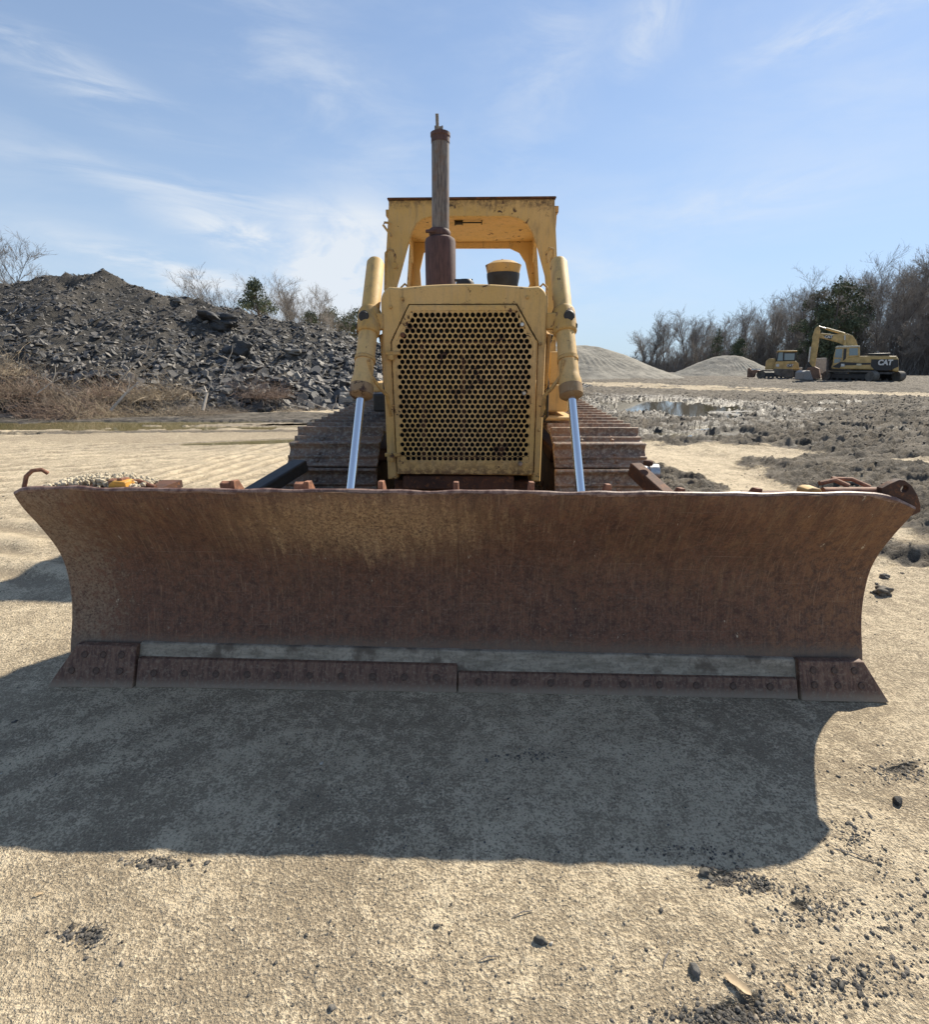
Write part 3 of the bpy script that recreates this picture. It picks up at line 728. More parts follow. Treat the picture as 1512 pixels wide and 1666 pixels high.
# one shoe: local x = width, y = travel, z = outward
sh = MB(); w = .325; hp = pitch * .5
pr = [(-hp + .004, .0), (-hp + .004, .018), (-hp + .012, .030), (-hp + .016, .068), (-hp + .034, .070), (-hp + .046, .030), (-hp + .06, .020), (.010, .018), (.016, .038), (.028, .039), (.038, .018), (hp - .035, .016), (hp - .012, .030), (hp + .006, .026), (hp + .006, .004)]
sh.prism(pr, -w, w, 'x')
shoe_me = sh.build('track_shoe', TRACK, None, bevel=.004); COL.objects.unlink(shoe_me); bpy.data.objects.remove(shoe_me, do_unlink=False) if False else None
bo = MB()
for sx in (-.11, .11):
    for sy in (-.005, .05): bo.rod((sx, sy, .015), (sx, sy, .034), [(0, .014), (.7, .014), (1, .010)], 8)
bo.box((-.15, -.075, -.05), (-.10, .075, .0)); bo.box((.10, -.075, -.05), (.15, .075, 0))
shoe_bolts = bo
def track(s):
    tr = MB(); cx = s * .950
    tr.box((cx - .13, 4.2, .22), (cx + .13, 6.6, .62)); tr.box((cx - .2, 4.6, .62), (cx + .2, 6.2, .74))
    t_ = part(tr, 'track', RUST, bevel=.02)
    b = MB(); b.rod((cx - .10, 3.90, .515), (cx + .10, 3.90, .515), [(0, .33), (0.0, .39), (.25, .42), (.75, .42), (1, .39), (1, .33)], 40); part(b, 'idler_wheel', RUST, t_, smooth=True)
    b = MB(); b.rod((cx - .05, 6.75, .575), (cx + .05, 6.75, .575), [(0, .44), (1, .44)], 26)
    for k in range(13):
        a = k * 2 * math.pi / 13; b.box((cx - .04, 6.75 - .03, .575 + .42), (cx + .04, 6.75 + .03, .575 + .49), (a, 0, 0), (cx, 6.75, .575))
    part(b, 'sprocket', RUST, t_)
    for k in range(6):
        y = 4.45 + k * .37; b = MB(); b.rod((cx - .11, y, .20), (cx + .11, y, .20), [(0, .13), (.2, .10), (.8, .10), (1, .13)], 20); part(b, 'roller', RUST, t_, smooth=True)
    shb = MB(); shb.v = list(sh.v); shb.f = list(sh.f); shb.add(bo.v, bo.f)
    proto = None
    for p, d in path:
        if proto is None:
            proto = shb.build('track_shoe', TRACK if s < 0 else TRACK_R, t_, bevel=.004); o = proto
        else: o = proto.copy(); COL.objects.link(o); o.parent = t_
        nrm = Vector((0, d.y, -d.x)) # outward
        c = Vector((3.97 + 1.4, .55)); 
        if Vector((p.x - c.x, p.y - c.y)).dot(Vector((nrm.y, nrm.z))) < 0: nrm = -nrm
        ty = Vector((0, d.x, d.y)); tx = ty.cross(nrm)
        Mx = Matrix((tx, ty, nrm)).transposed().to_4x4()
        Mx.translation = Vector((cx, p.x, p.y)) - BASE
        o.matrix_basis = Mx @ Matrix.Rotation(random.uniform(-.006, .006), 4, 'Z')
    return t_
bpy.data.objects.remove(shoe_me)
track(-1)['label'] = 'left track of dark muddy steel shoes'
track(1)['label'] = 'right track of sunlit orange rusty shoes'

# --- radiator guard shell
def arc(cx, cz, r_, a0, a1, n): return [(cx + r_ * math.cos(R(a)), cz + r_ * math.sin(R(a))) for a in np.linspace(a0, a1, n)]
HC = -.006; HW = .512
crown = lambda x: 1.948 - .035 * ((x - HC) / HW) ** 2
topc = [(x, crown(x)) for x in np.linspace(HC - HW + .13, HC + HW - .13, 13)]
lcor = arc(HC - HW + .095, 1.845, .095, 180, 112, 7); rcor = arc(HC + HW - .095, 1.845, .095, 68, 0, 7)
outer = [(HC - HW - .002, .735)] + lcor + topc + rcor + [(HC + HW, .725), (HC + HW - .055, .725), (HC + HW - .06, .765), (HC - HW + .07, .772), (HC - HW + .065, .735)]
do = [(-.345, 1.832), (.318, 1.832), (.455, 1.612), (.460, .79), (-.458, .79), (-.462, 1.616)]
def offset_loop(lp, d):
    n = len(lp); res = []
    for i in range(n):
        a, c, e = Vector(lp[i - 1]), Vector(lp[i]), Vector(lp[(i + 1) % n])
        n1 = Vector(((c - a).y, -(c - a).x)).normalized(); n2 = Vector(((e - c).y, -(e - c).x)).normalized()
        m_ = (n1 + n2); m_ = m_ / max(.35, m_.length_squared) * 2 * .5
        res.append((c[0] - m_.x * d * SG, c[1] - m_.y * d * SG))
    return res
area = sum(outer[i - 1][0] * outer[i][1] - outer[i][0] * outer[i - 1][1] for i in range(len(outer)))
SG = 1 if area > 0 else -1
b = MB(); RR = .034; loops = [(offset_loop(outer, RR * (1 - math.sin(R(a)))), 3.30 + RR * (1 - math.cos(R(a)))) for a in (0, 18, 36, 54, 72, 90)] + [(outer, 3.80)]
n = len(outer); f0 = loops[0][0]; dd_ = do[::-1]
tris = tessellate_polygon([[Vector((q[0], q[1], 0)) for q in f0], [Vector((q[0], q[1], 0)) for q in dd_]])
b.add([(q[0], 3.30, q[1]) for q in f0 + dd_], [tuple(t) for t in tris])
vs = [(q[0], y, q[1]) for lp, y in loops for q in lp]
b.add(vs, [(i * n + k, i * n + (k + 1) % n, (i + 1) * n + (k + 1) % n, (i + 1) * n + k) for i in range(len(loops) - 1) for k in range(n)])
b.add([(q[0], 3.30, q[1]) for q in do] + [(q[0], 3.345, q[1]) for q in do], [(k, (k + 1) % 6, 6 + (k + 1) % 6, 6 + k) for k in range(6)])
shell = part(b, 'radiator_guard', YELLOW, smooth=True)
b = MB(); ho = [(HC - HW + .03, .9)] + arc(HC - HW + .125, 1.81, .095, 180, 112, 6) + [(x, crown(x) - .035) for x in np.linspace(HC - HW + .17, HC + HW - .17, 9)] + arc(HC + HW - .125, 1.81, .095, 68, 0, 6) + [(HC + HW - .03, .9)]
b.prism(ho, 3.79, 5.35, 'y'); part(b, 'hood', YELLOW, bevel=.02)
b = MB(); b.box((-.46, 3.50, .78), (.46, 3.60, 1.82)); part(b, 'radiator', DARKIN)
b = MB()
for x in (-.272, -.012, .243): b.box((x - .012, 3.352, .80), (x + .012, 3.39, 1.60))
b.box((-.30, 3.352, 1.595), (.30, 3.39, 1.617)); b.box((-.30, 3.345, .872), (.30, 3.40, .892)); b.box((-.10, 3.352, .80), (-.085, 3.39, 1.2)) if False else None
part(b, 'inner_frame', RUST)
# grille door
PT = .0352; RH = PT * .866; HR = .0144
rows = 30; cells = []; top0 = 1.768; gx = -.004
zi_ = top0 - 6 * RH
b = MB(); yf, yb_ = 3.2865, 3.292
def hexcell(cx, cz, hole):
    hexv = []
    R6 = PT / math.sqrt(3)
    for k in range(6):
        a0 = R(30 + 60 * k); a1 = R(90 + 60 * k)
        p0 = (cx + R6 * math.cos(a0), cz + R6 * math.sin(a0)); p1 = (cx + R6 * math.cos(a1), cz + R6 * math.sin(a1))
        hexv += [p0, ((p0[0] + p1[0]) / 2, (p0[1] + p1[1]) / 2)]
    if not hole:
        lim = .432 if cz < zi_ + .02 else .432 - (cz - zi_ - .02) * .62
        hexv = [(max(-lim - .008, min(lim - .006, x)), min(1.815, max(.79, z))) for x, z in hexv]
        b.add([(x, yf, z) for x, z in hexv], [tuple(range(12))]); return
    cir = [(cx + HR * math.cos(R(30 + 30 * k)), cz + HR * math.sin(R(30 + 30 * k))) for k in range(12)]
    vs = [(x, yf, z) for x, z in hexv] + [(x, yf, z) for x, z in cir] + [(x, yb_, z) for x, z in cir]
    fs = [(k, (k + 1) % 12, 12 + (k + 1) % 12, 12 + k) for k in range(12)] + [(12 + k, 12 + (k + 1) % 12, 24 + (k + 1) % 12, 24 + k) for k in range(12)]
    b.add(vs, fs)
for i in range(rows):
    n_ = 18 + i if i < 7 else (24 if (i % 2 == 0) else 23)
    if i == rows - 1: n_ = 22
    z = top0 - i * RH
    for k in range(n_): hexcell(gx + (k - (n_ - 1) / 2) * PT, z, True)
    if n_ < 24:
     for k in (-1, n_): hexcell(gx + (k - (n_ - 1) / 2) * PT, z, False)
n0 = 18
for k in range(-1, n0 + 1): hexcell(gx + (k - (n0) / 2 + .0) * PT, top0 + RH, False)
for k in range(-1, 24): hexcell(gx + (k - 23 / 2 + .5) * PT, top0 - rows * RH, False)
hwt = 17 * PT / 2 + .026; hws = 23 * PT / 2 + .0185
zi = top0 - 6 * RH; zb = top0 - 29 * RH - .019
inner = [(gx - hwt, top0 + .020), (gx + hwt, top0 + .020), (gx + hws, zi + .012), (gx + hws, zb), (gx - hws, zb), (gx - hws, zi + .012)]
dO = [(-.338, 1.825), (.311, 1.825), (.447, 1.608), (.452, .778), (-.450, .778), (-.455, 1.612)]
grille = part(b, 'grille', DOOR, recalc=False)
b = MB(); b.prism(dO, 3.284, 3.31, 'y', [inner[::-1]]); part(b, 'grille_frame', DOOR, grille, bevel=.004)
for uv in ((850, 528), (853, 640), (847, 755), (655, 545)):
    x, z = L(*uv, 3.27); b = MB(); b.rod((x, 3.27, z), (x, 3.283, z), [(0, .010), (.5, .014), (1, .016)], 16); part(b, 'washer', STEEL if uv[0] > 700 else RUST, grille, smooth=True)
# hinges
for v in (574, 740):
    x0, z0 = L(626, v, 3.26); x1, _ = L(651, v, 3.26)
    b = MB(); b.box((x0, 3.262, z0 - .014), (x1, 3.284, z0 + .010)); b.rod((x0 + .035, 3.27, z0 - .045), (x0 + .035, 3.27, z0 - .012), [(0, .022), (1, .022)], 12); part(b, 'hinge', YELLOW_WORN, bevel=.004)
b = MB(); b.box((-.42, 3.32, .665), (.33, 3.60, .760)); b.box((-.50, 3.45, .55), (.45, 3.9, .70)); part(b, 'front_crossmember', RUST, bevel=.01)
b = MB(); b.box((-.46, 3.9, .35), (.46, 6.4, 1.2)); part(b, 'engine_pan', BLACK, bevel=.03)
b = MB(); b.box((-.6, 4.3, .5), (.6, 4.6, .62)); part(b, 'equalizer_bar', YELLOW_WORN, bevel=.02)
# radiator cap, hooks
x, z = L(757, 458, 3.65)
b = MB(); b.rod((x, 3.65, 1.93), (x, 3.65, z + .01), [(0, .07), (.3, .07), (.35, .06), (.8, .06), (1, .045)], 24); b.box((x - .07, 3.63, z), (x + .05, 3.67, z + .012)); part(b, 'radiator_cap', BLACK, smooth=True)
for u in (659, 884):
    x, z = L(u, 468, 4.9); b = MB(); b.tube([(x - .04, 4.9, z - .16), (x - .035, 4.9, z), (x, 4.9, z + .03), (x + .035, 4.9, z), (x + .04, 4.9, z - .16)], .010, 8); part(b, 'grab_loop', YELLOW_WORN, smooth=True)

# --- stack and pre-cleaner
mx, my = -.210, 4.2
b = MB(); b.rod((mx, my, 1.85), (mx, my, 2.40), [(0, .116), (.93, .116), (.975, .108), (1, .085)], 32); muf = part(b, 'muffler', MUFF, smooth=True)
b = MB(); b.rod((mx + .003, my, 2.395), (mx + .010, my, 3.045), [(0, .064), (1, .064)], 32); part(b, 'exhaust_pipe', PIPE, muf, smooth=True)
b = MB(); b.rod((mx + .010, my, 3.005), (mx + .010, my, 3.065), [(0, .067), (.6, .067), (.65, .071), (1, .071)], 32); part(b, 'pipe_collar', MUFF, muf, smooth=True); b = MB(); b.rod((mx - .005, my, 2.40), (mx, my, 2.452), [(0, .074), (.25, .082), (.8, .080), (1, .070)], 24)
b.rod((mx - .03, my - .075, 2.425), (mx - .10, my - .06, 2.425), [(0, .014), (1, .012)], 8); part(b, 'pipe_clamp', MUFF, muf, smooth=True)
b = MB(); b.prism([(my - .005, 3.06), (my - .05, 3.165), (my - .04, 3.17), (my + .035, 3.06)], mx - .020, mx + .002, 'x')
b.rod((mx - .03, my, 3.10), (mx + .03, my, 3.10), [(0, .01), (1, .01)], 8); b.box((mx - .03, my - .01, 3.05), (mx - .02, my + .01, 3.11)); b.box((mx + .02, my - .01, 3.05), (mx + .03, my + .01, 3.11))
part(b, 'rain_flap', GREYP, muf)
px_, py_ = .283, 4.55
zz = lambda v: L(820, v, 4.55)[1]
b = MB(); b.rod((px_, py_, zz(446)), (px_, py_, zz(424)), [(0, .132), (.45, .143), (.62, .148), (.66, .138), (.9, .09), (1, .03)], 40)
b.rod((px_ - .01, py_, zz(425)), (px_ - .01, py_, zz(422)), [(0, .008), (1, .008)], 8); pc = part(b, 'air_cleaner', YELLOW_WORN, smooth=True)
b = MB(); b.rod((px_, py_, 1.9), (px_, py_, zz(446) - .001), [(0, .07), (.45, .07), (.5, .10), (.62, .118), (.9, .134), (1, .136)], 40); part(b, 'cleaner_bowl', RUBBER, pc, smooth=True)

# --- lift cylinders
def cyl(s):
    if s < 0: a = Vector((-.648, 2.75, .69)); c = Vector((-.579, 3.545, 2.115)); pv = 1
    else: a = Vector((.680, 2.75, .68)); c = Vector((.588, 3.545, 2.11))
    d = (c - a).normalized(); Ln = (c - a).length
    P = lambda z: a + (c - a) * ((z - a.z) / (c.z - a.z))
    b = MB(); b.rod(P(1.30), c, [(0, .052), (.0, .064), (.01, .068), (.10, .068), (.13, .060), (.16, .058), (.98, .056), (1, .046)], 32)
    cy = part(b, 'lift_cylinder', YELLOW, smooth=True)
    b = MB(); b.rod(P(1.285), P(1.36), [(0, .048), (.15, .066), (.2, .070), (.9, .070), (1, .061)], 28); part(b, 'gland', GLAND, cy, smooth=True)
    b = MB(); b.rod(P(.45), P(1.31), [(0, .0255), (1, .0255)], 32); part(b, 'piston_rod', CHROME, cy, smooth=True)
    b = MB(); b.rod(P(1.655), P(1.81), [(0, .060), (.05, .072), (.3, .074), (.85, .072), (1, .060)], 28)
    t0 = P(1.745); b.box((min(s * .50, t0.x), t0.y - .045, t0.z - .06), (max(s * .50, t0.x), t0.y + .05, t0.z + .035))
    part(b, 'yoke', YELLOW_WORN, cy, bevel=.008)
    b = MB(); q = t0 + Vector((s * .018, -.085, .012)); b.rod(q, q + Vector((0, .06, 0)), [(0, .030), (.4, .034), (.5, .040), (1, .040)], 16)
    b.rod(t0 + Vector((s * .05, -.05, -.04)), t0 + Vector((s * .075, -.05, -.04)), [(0, .018), (1, .018)], 8); part(b, 'yoke_cap', BLACK, cy, bevel=.003)
    # clamp with hydraulic line
    k = P(1.505); b = MB()
    b.rod(P(1.495), P(1.515), [(0, .064), (1, .064)], 28); inn = -s
    b.tube([k + Vector((inn * .035, -.06, .0)), k + Vector((inn * .045, -.07, -.09)), k + Vector((inn * .10, -.06, -.17)), k + Vector((inn * .135, -.04, -.21)), k + Vector((inn * .145, .0, -.34))], .0115, 8)
    part(b, 'hydraulic_line', YELLOW_WORN, cy, smooth=True)
    # lower eye on the blade back
    b = MB(); q = P(.5); b.rod(q + Vector((-.07, 0, 0)), q + Vector((.07, 0, 0)), [(0, .05), (1, .05)], 20); b.box((q.x - .10, 2.40, .40), (q.x - .075, 2.72, .56)); b.box((q.x + .075, 2.40, .40), (q.x + .10, 2.72, .56)); part(b, 'lift_lug', RUST, cy)
cyl(-1); cyl(1)
for s in (-1, 1):
    for k in (0, 1):
        b = MB(); x0 = s * .60; b.tube([(x0 - s * .05, 3.40 + .03 * k, 1.66 - .03 * k), (x0 - s * (.085 + .01 * k), 3.42, 1.55), (x0 - s * (.07 - .02 * k), 3.50, 1.36), (x0 - s * .03, 3.62, 1.18 - .05 * k), (x0 - s * .09, 3.80, 1.02)], .011, 8)
        part(b, 'hydraulic_hose', RUBBER, smooth=True)
for u, v in ((636, 500), (879, 560), (877, 700), (640, 660), (655, 486), (858, 484)):
    x, z = L(u, v, 3.30); b = MB(); b.rod((x, 3.30, z), (x, 3.290, z), [(0, .011), (.7, .011), (1, .008)], 6); part(b, 'bolt_head', YELLOW_WORN, shell)
# bracket work beside the guard
for s in (-1, 1):
    b = MB(); b.box((s * .515 - .02, 3.42, 1.70), (s * .515 + .03, 3.56, 1.79)); b.prism([(3.36, 1.66), (3.40, 1.35), (3.55, 1.25), (3.60, 1.70)], s * .515, s * .54, 'x'); part(b, 'cylinder_bracket', YELLOW_WORN, bevel=.006)
b = MB(); b.box((.58, 4.1, 1.12), (.80, 4.6, 1.33)); b.box((.64, 4.15, 1.33), (.74, 4.45, 1.58)); b.box((.56, 4.0, 1.06), (.84, 4.7, 1.09)); part(b, 'side_tank', YELLOW, bevel=.015)
b = MB(); b.box((-.80, 4.3, 1.10), (-.58, 4.6, 1.25)); part(b, 'side_step', BLACK, bevel=.015)

# --- canopy
YF, YR = 5.6, 7.1
fl = lambda u, v: L(u, v, YF); rl = lambda u, v: L(u, v, YR)
zt = 3.043; pxl, pxr = -.815, .818
front = [(-.905, 1.15), (-.895, 2.25), (pxl - .002, zt - .05), (pxl, zt), (pxr, zt), (pxr + .002, zt - .05), (.892, 2.25), (.905, 1.15), (.79, 1.15),
         (.765, 2.25), fl(887, 449), fl(875, 404), fl(866, 378), fl(858, 365), fl(846, 357), fl(830, 353), fl(703, 353), fl(688, 357), fl(678, 364), fl(671, 378), fl(663, 404), fl(651, 449), (-.765, 2.25), (-.79, 1.15)]
b = MB(); b.prism(front, YF, YF + .035, 'y'); canopy = part(b, 'canopy', CANOPY, bevel=.008)
for s in (-1, 1):
    for (ya, yb2, xo) in ((YF + .035, YF + .17, .83), (YR - .14, YR, .80)):
        b = MB(); b.prism([(s * (xo + .075), 1.15), (s * (xo + .065), 2.25), (s * (xo - .012), 2.99), (s * (xo - .055), 2.99), (s * (xo + .022), 2.25), (s * (xo + .03), 1.15)], ya, yb2, 'y'); part(b, 'side_post', YELLOW, canopy, bevel=.006)
rear = [(-.80, 1.3), (-.80, 2.985), (.80, 2.985), (.80, 1.3), (.63, 1.3), (.66, 2.3), rl(862, 462), rl(855, 428), rl(845, 412), rl(830, 405), rl(703, 405), rl(690, 412), rl(684, 440), (-.66, 2.3), (-.63, 1.3)]
b = MB(); b.prism(rear, YR - .03, YR + .01, 'y'); part(b, 'rear_frame', YELLOW, canopy, bevel=.006)
b = MB(); b.box((-.79, YF + .036, 2.985), (.79, YR + .02, 3.015)); part(b, 'roof', YELLOW, canopy, bevel=.005)
b = MB(); b.box((pxl - .012, YF - .02, zt + .001), (pxr + .012, YR + .06, zt + .020)); part(b, 'roof_sheet', RUST, canopy, bevel=.008)
b = MB()
for s in (-1, 1):
    b.prism([(YF + .17, 2.984), (YR - .14, 2.984), (YR - .14, 2.72), (YR - .22, 2.88), (YR - .4, 2.94), (YF + .45, 2.94), (YF + .25, 2.88), (YF + .17, 2.70)], s * .745, s * .775, 'x')
part(b, 'side_beam', YELLOW, canopy, bevel=.004)
p = L(740, 358, YF + .5); q = L(785, 358, YF + .5)
b = MB(); b.rod((p[0], YF + .5, 2.984 - .02), (q[0], YF + .5, 2.984 - .02), [(0, .028), (.04, .028), (.04, .02), (.27, .02), (.27, .028), (.3, .028), (.3, .007), (.96, .007), (.96, .022), (1, .022)], 12); part(b, 'lamp_bracket', BLACK, canopy)
b = MB()
pt = [L(u, v, 5.5) for u, v in [(636, 383), (622, 364), (624, 360), (636, 361)]]; b.tube([(x, 5.55, z) for x, z in pt], .011, 8)
pt = [L(u, v, 5.3) for u, v in [(624, 470), (625, 408), (630, 402), (636, 404), (640, 412), (640, 428)]]; b.tube([(x, 5.4, z) for x, z in pt], .013, 8)
b.rod((pt[-1][0], 5.38, pt[-1][1] - .005), (pt[-1][0], 5.42, pt[-1][1] - .005), [(0, .03), (1, .03)], 12)
part(b, 'hand_rail', YELLOW_WORN, canopy, smooth=True)
b = MB(); pt = [L(u, v, 5.3) for u, v in [(893, 425), (892, 408), (897, 400), (903, 402), (904, 412), (899, 424)]]; b.tube([(x, 5.4, z) for x, z in pt], .014, 8); part(b, 'hand_rail', YELLOW_WORN, canopy, smooth=True)
b = MB(); b.box((pxl - .05, YF + .1, 2.93), (pxl, YF + .2, 2.99)); b.box((pxr, YF + .1, 2.95), (pxr + .055, YF + .2, 3.01)); b.prism([(YF + .1, 2.95), (YF + .2, 2.95), (YF + .15, 2.72)], pxr + .01, pxr + .04, 'x'); part(b, 'lug', YELLOW_WORN, canopy, bevel=.004)
# deck, seat and fenders (below the line of sight, for other viewpoints)
b = MB(); b.box((-.62, 5.35, 1.2), (.62, 7.3, 1.45)); b.box((-1.15, 5.7, 1.2), (-.62, 7.3, 1.3)); b.box((.62, 5.7, 1.2), (1.15, 7.3, 1.3)); part(b, 'deck', YELLOW, bevel=.02)
b = MB(); b.box((-.28, 6.2, 1.45), (.28, 6.75, 1.65)); b.box((-.28, 6.7, 1.6), (.28, 6.85, 2.1)); part(b, 'seat', BLACK, bevel=.04)
b = MB(); b.box((-.55, 7.15, .5), (.55, 7.7, 1.9)); part(b, 'fuel_tank', YELLOW, bevel=.04)

# dirt heaped on the blade behind its left corner
def clods(name, n, place, size, m_, seed, label=None, cat=None):
    r = random.Random(seed); ico = ICO; V = []; Fc = []; o = 0
    for i in range(n):
        c = place(r); s = size(r); q = Euler((r.random() * 6, r.random() * 6, r.random() * 6)).to_matrix()
        for v in ico[0]:
            w_ = q @ Vector((v[0] * s * r.uniform(.8, 1.2), v[1] * s * r.uniform(.6, 1.1), v[2] * s * .75)); V.append(tuple(c + w_))
        Fc += [(a + o, b2 + o, c2 + o) for a, b2, c2 in ico[1]]; o += len(ico[0])
    ob = np_mesh(name, V, Fc, m_, False); return ob
_t = bmesh.new(); bmesh.ops.create_icosphere(_t, subdivisions=1, radius=1); ICO = ([tuple(v.co) for v in _t.verts], [tuple(v.index for v in f.verts) for f in _t.faces]); _t.free()
SANDM = solid('dry_sand_clod', (.50, .43, .31), .95, 0, .25, 20, .4)
def dirtp(r):
    t = r.random(); x = -1.80 + .42 * t; hgt = .028 * math.sin(math.pi * min(1, t * 1.1)) + .01
    return Vector((x + OX + .06, r.uniform(2.14, 2.30) , .935 + r.random() * hgt + .02))
o = clods('dirt_heap', 900, dirtp, lambda r: r.uniform(.004, .013), SANDM, 3); tag(o, 'pale crumbly dirt lying on the blade behind its left top corner', 'dirt', kind='stuff')
b = MB(); b.box((-1.83, 2.10, .90), (-1.35, 2.36, .935)); part(b, 'top_ledge', RUST, blade)
b = MB(); b.box((1.3, 2.10, .89), (1.83, 2.30, .915)); part(b, 'top_ledge', RUST, blade)

# ------------------------------------------------------------------ pebbles and grit
def rockmesh(name, seed, m_, flat=.6, sub=2, rough=.22):
    r = random.Random(seed); bmm = bmesh.new(); bmesh.ops.create_icosphere(bmm, subdivisions=sub, radius=1)
    off = r.random() * 50
    from mathutils import noise as mn
    for v in bmm.verts:
        k = 1 + rough * mn.noise(v.co * 1.3 + Vector((off, 0, 0))) * 2 + rough * .5 * mn.noise(v.co * 3 + Vector((0, off, 0)))
        k += .10 * mn.noise(v.co * 7 + Vector((0, 0, off))) * (sub > 4) + .05 * mn.noise(v.co * 15) * (sub > 4); v.co *= k
    bmm.transform(Matrix.Diagonal((1, r.uniform(.6, .95), flat, 1)))
    me = bpy.data.meshes.new(name); bmm.to_mesh(me); bmm.free(); me.materials.append(m_); me.shade_smooth(); return me
pm = [rockmesh('pebble', 40 + i, PEB, random.uniform(.45, .8), 2, .34) for i in range(9)]
def put(me, name, x, y, s, z=None, rz=None, sink=.3):
    o = bpy.data.objects.new(name, me); COL.objects.link(o)
    if z is None: z = gz(x, y)
    o.location = (x, y, z + s * .35 - s * sink * .5); o.scale = (s,) * 3
    o.rotation_euler = (random.uniform(-.3, .3), random.uniform(-.3, .3), random.random() * 6.28 if rz is None else rz); return o
GP = 'pebbles scattered on the sand in front of the blade'
cl = [(255, 1400, 55, 14, 12), (140, 1522, 55, 22, 12), (1170, 1422, 30, 16, 26), (1215, 1435, 40, 16, 24), (1240, 1500, 25, 14, 7), (1190, 1645, 110, 18, 40),
      (1330, 1480, 90, 60, 18), (1440, 1420, 60, 60, 10), (1100, 1560, 120, 60, 14), (1400, 1250, 90, 60, 12), (900, 1240, 400, 90, 22), (400, 1240, 380, 100, 20), (750, 1540, 700, 110, 28), (1340, 1600, 150, 50, 14), (1430, 950, 40, 30, 12)]
for u, v, su, sv, n in cl:
    for k in range(n):
        p = G(u + random.gauss(0, su * .5), v + random.gauss(0, sv * .5))
        if p.y < .7 or (1.85 < p.y < 2.5 and abs(p.x) < 2): continue
        s = min(.0095, .0022 + random.expovariate(1 / .0022)) * (1.0 if p.y < 2.2 else 1.6)
        tag(put(random.choice(pm), 'pebble', p.x, p.y, s), 'small rounded pebble lying on the sand among many others', 'pebble', GP)
SP = [(880, 1531, .0155, 'grey brown lump of stone alone on the sand at lower centre', PEB), (1459, 1308, .020, 'dark stone lying on sunlit sand right of the blade shadow', SLATE_DARK),
      (541, 1639, .009, 'small cream coloured pebble near the bottom edge', SLATE_PALE), (1146, 1421, .016, 'rounded grey stone at the left end of a gravel patch', PEB),
      (1132, 1582, .016, 'whitish stone left of the torn dry leaf', SLATE_PALE), (792, 1238, .009, 'tiny white chip lying in the blade shadow', SLATE_PALE)]
for i, (u, v, s, lb, m_) in enumerate(SP):
    p = G(u, v); me = rockmesh('stone', 90 + i, m_, .75, 3, .25); tag(put(me, 'stone', p.x, p.y, s), lb, 'stone')
for i, (u, v, s, lb, m_) in enumerate([(1437, 965, .06, 'biggest grey mud clod beyond the blade right end', MUDM), (1438, 940, .032, 'small round clod behind the biggest clod', GRIT), (1388, 800, .05, 'pale clod on sand behind the right lifting eye', GRIT)]):
    p = G(u, v); me = rockmesh('clod', 70 + i, m_, .6, 4, .35); tag(put(me, 'clod', p.x, p.y, s, sink=.1), lb, 'clod')
def gritp(r):
    d = .75 + 6.5 * r.random() ** 2.0; a = r.uniform(-.95, .95)
    x, y = d * math.sin(a) * 1.15, d * math.cos(a) * 1.0
    return Vector((x, y, 0))
GN = 30000
r_ = np.random.default_rng(5)
d_ = .7 + 6.5 * r_.random(GN) ** 1.7; a_ = r_.uniform(-1.0, 1.0, GN)
gx_ = d_ * np.tan(a_ * .95) * .9; gy_ = d_
dens = fbm(gx_ * 1.4 + 5, gy_ * 1.4, 3); keep = (r_.random(GN) < np.clip(.35 + dens * 1.6, .06, 1)); gx_, gy_ = gx_[keep], gy_[keep]
keep = ~((gy_ > 1.9) & (gy_ < 2.4) & (np.abs(gx_) < 2.0)); gx_, gy_ = gx_[keep], gy_[keep]
gh = terrain(gx_, gy_)[0]; n = len(gx_)
base_v = np.array(ICO[0]); base_f = np.array(ICO[1])
def scatter(name, P, S, m_, flat=.7, smooth=False, jit=.25, rs=1, align=None):
    r = np.random.default_rng(rs); n = len(P); nv = len(base_v)
    V = base_v[None] * (1 + r.uniform(-jit, jit, (n, nv, 1))); sc = np.stack([r.uniform(.7, 1.3, n), r.uniform(.6, 1.1, n), r.uniform(.5, 1, n) * flat], -1)[:, None]
    V = V * sc; a = r.uniform(0, 6.28, n); b = r.uniform(-.4, .4, n)
    c, s = np.cos(b)[:, None], np.sin(b)[:, None]; V = np.stack([V[..., 0], V[..., 1] * c - V[..., 2] * s, V[..., 1] * s + V[..., 2] * c], -1)
    c, s = np.cos(a)[:, None], np.sin(a)[:, None]; V = np.stack([V[..., 0] * c - V[..., 1] * s, V[..., 0] * s + V[..., 1] * c, V[..., 2]], -1)
    V = V * S[:, None, None] + P[:, None]
    Fx = (base_f[None] + (np.arange(n) * nv)[:, None, None]).reshape(-1, 3)
    o = np_mesh(name, V.reshape(-1, 3), Fx, m_, smooth); return o, nv
S_ = np.minimum(.0045, .0010 + r_.exponential(.0008, n)) * np.clip(gy_ / 1.8, 1, 3)
o, _ = scatter('gravel', np.stack([gx_, gy_, gh + S_ * .15], -1), S_, GRIT, .7, False); tag(o, 'fine dark grit sprinkled over the sand', 'gravel', kind='stuff')
cu, cv = [], []
for u, v, su, sv, n in [(1185, 1424, 40, 14, 420), (1235, 1440, 35, 12, 200), (255, 1404, 45, 9, 420), (140, 1521, 40, 16, 330), (1190, 1650, 110, 16, 650), (1330, 1478, 60, 30, 350), (1460, 1480, 60, 90, 300), (1470, 1258, 50, 16, 400), (1385, 1365, 40, 30, 250), (1130, 1385, 90, 12, 140), (870, 1228, 50, 10, 160), (1350, 1590, 140, 40, 600)]:
    cu += list(r_.normal(u, su * .6, n)); cv += list(r_.normal(v, sv * .6, n))
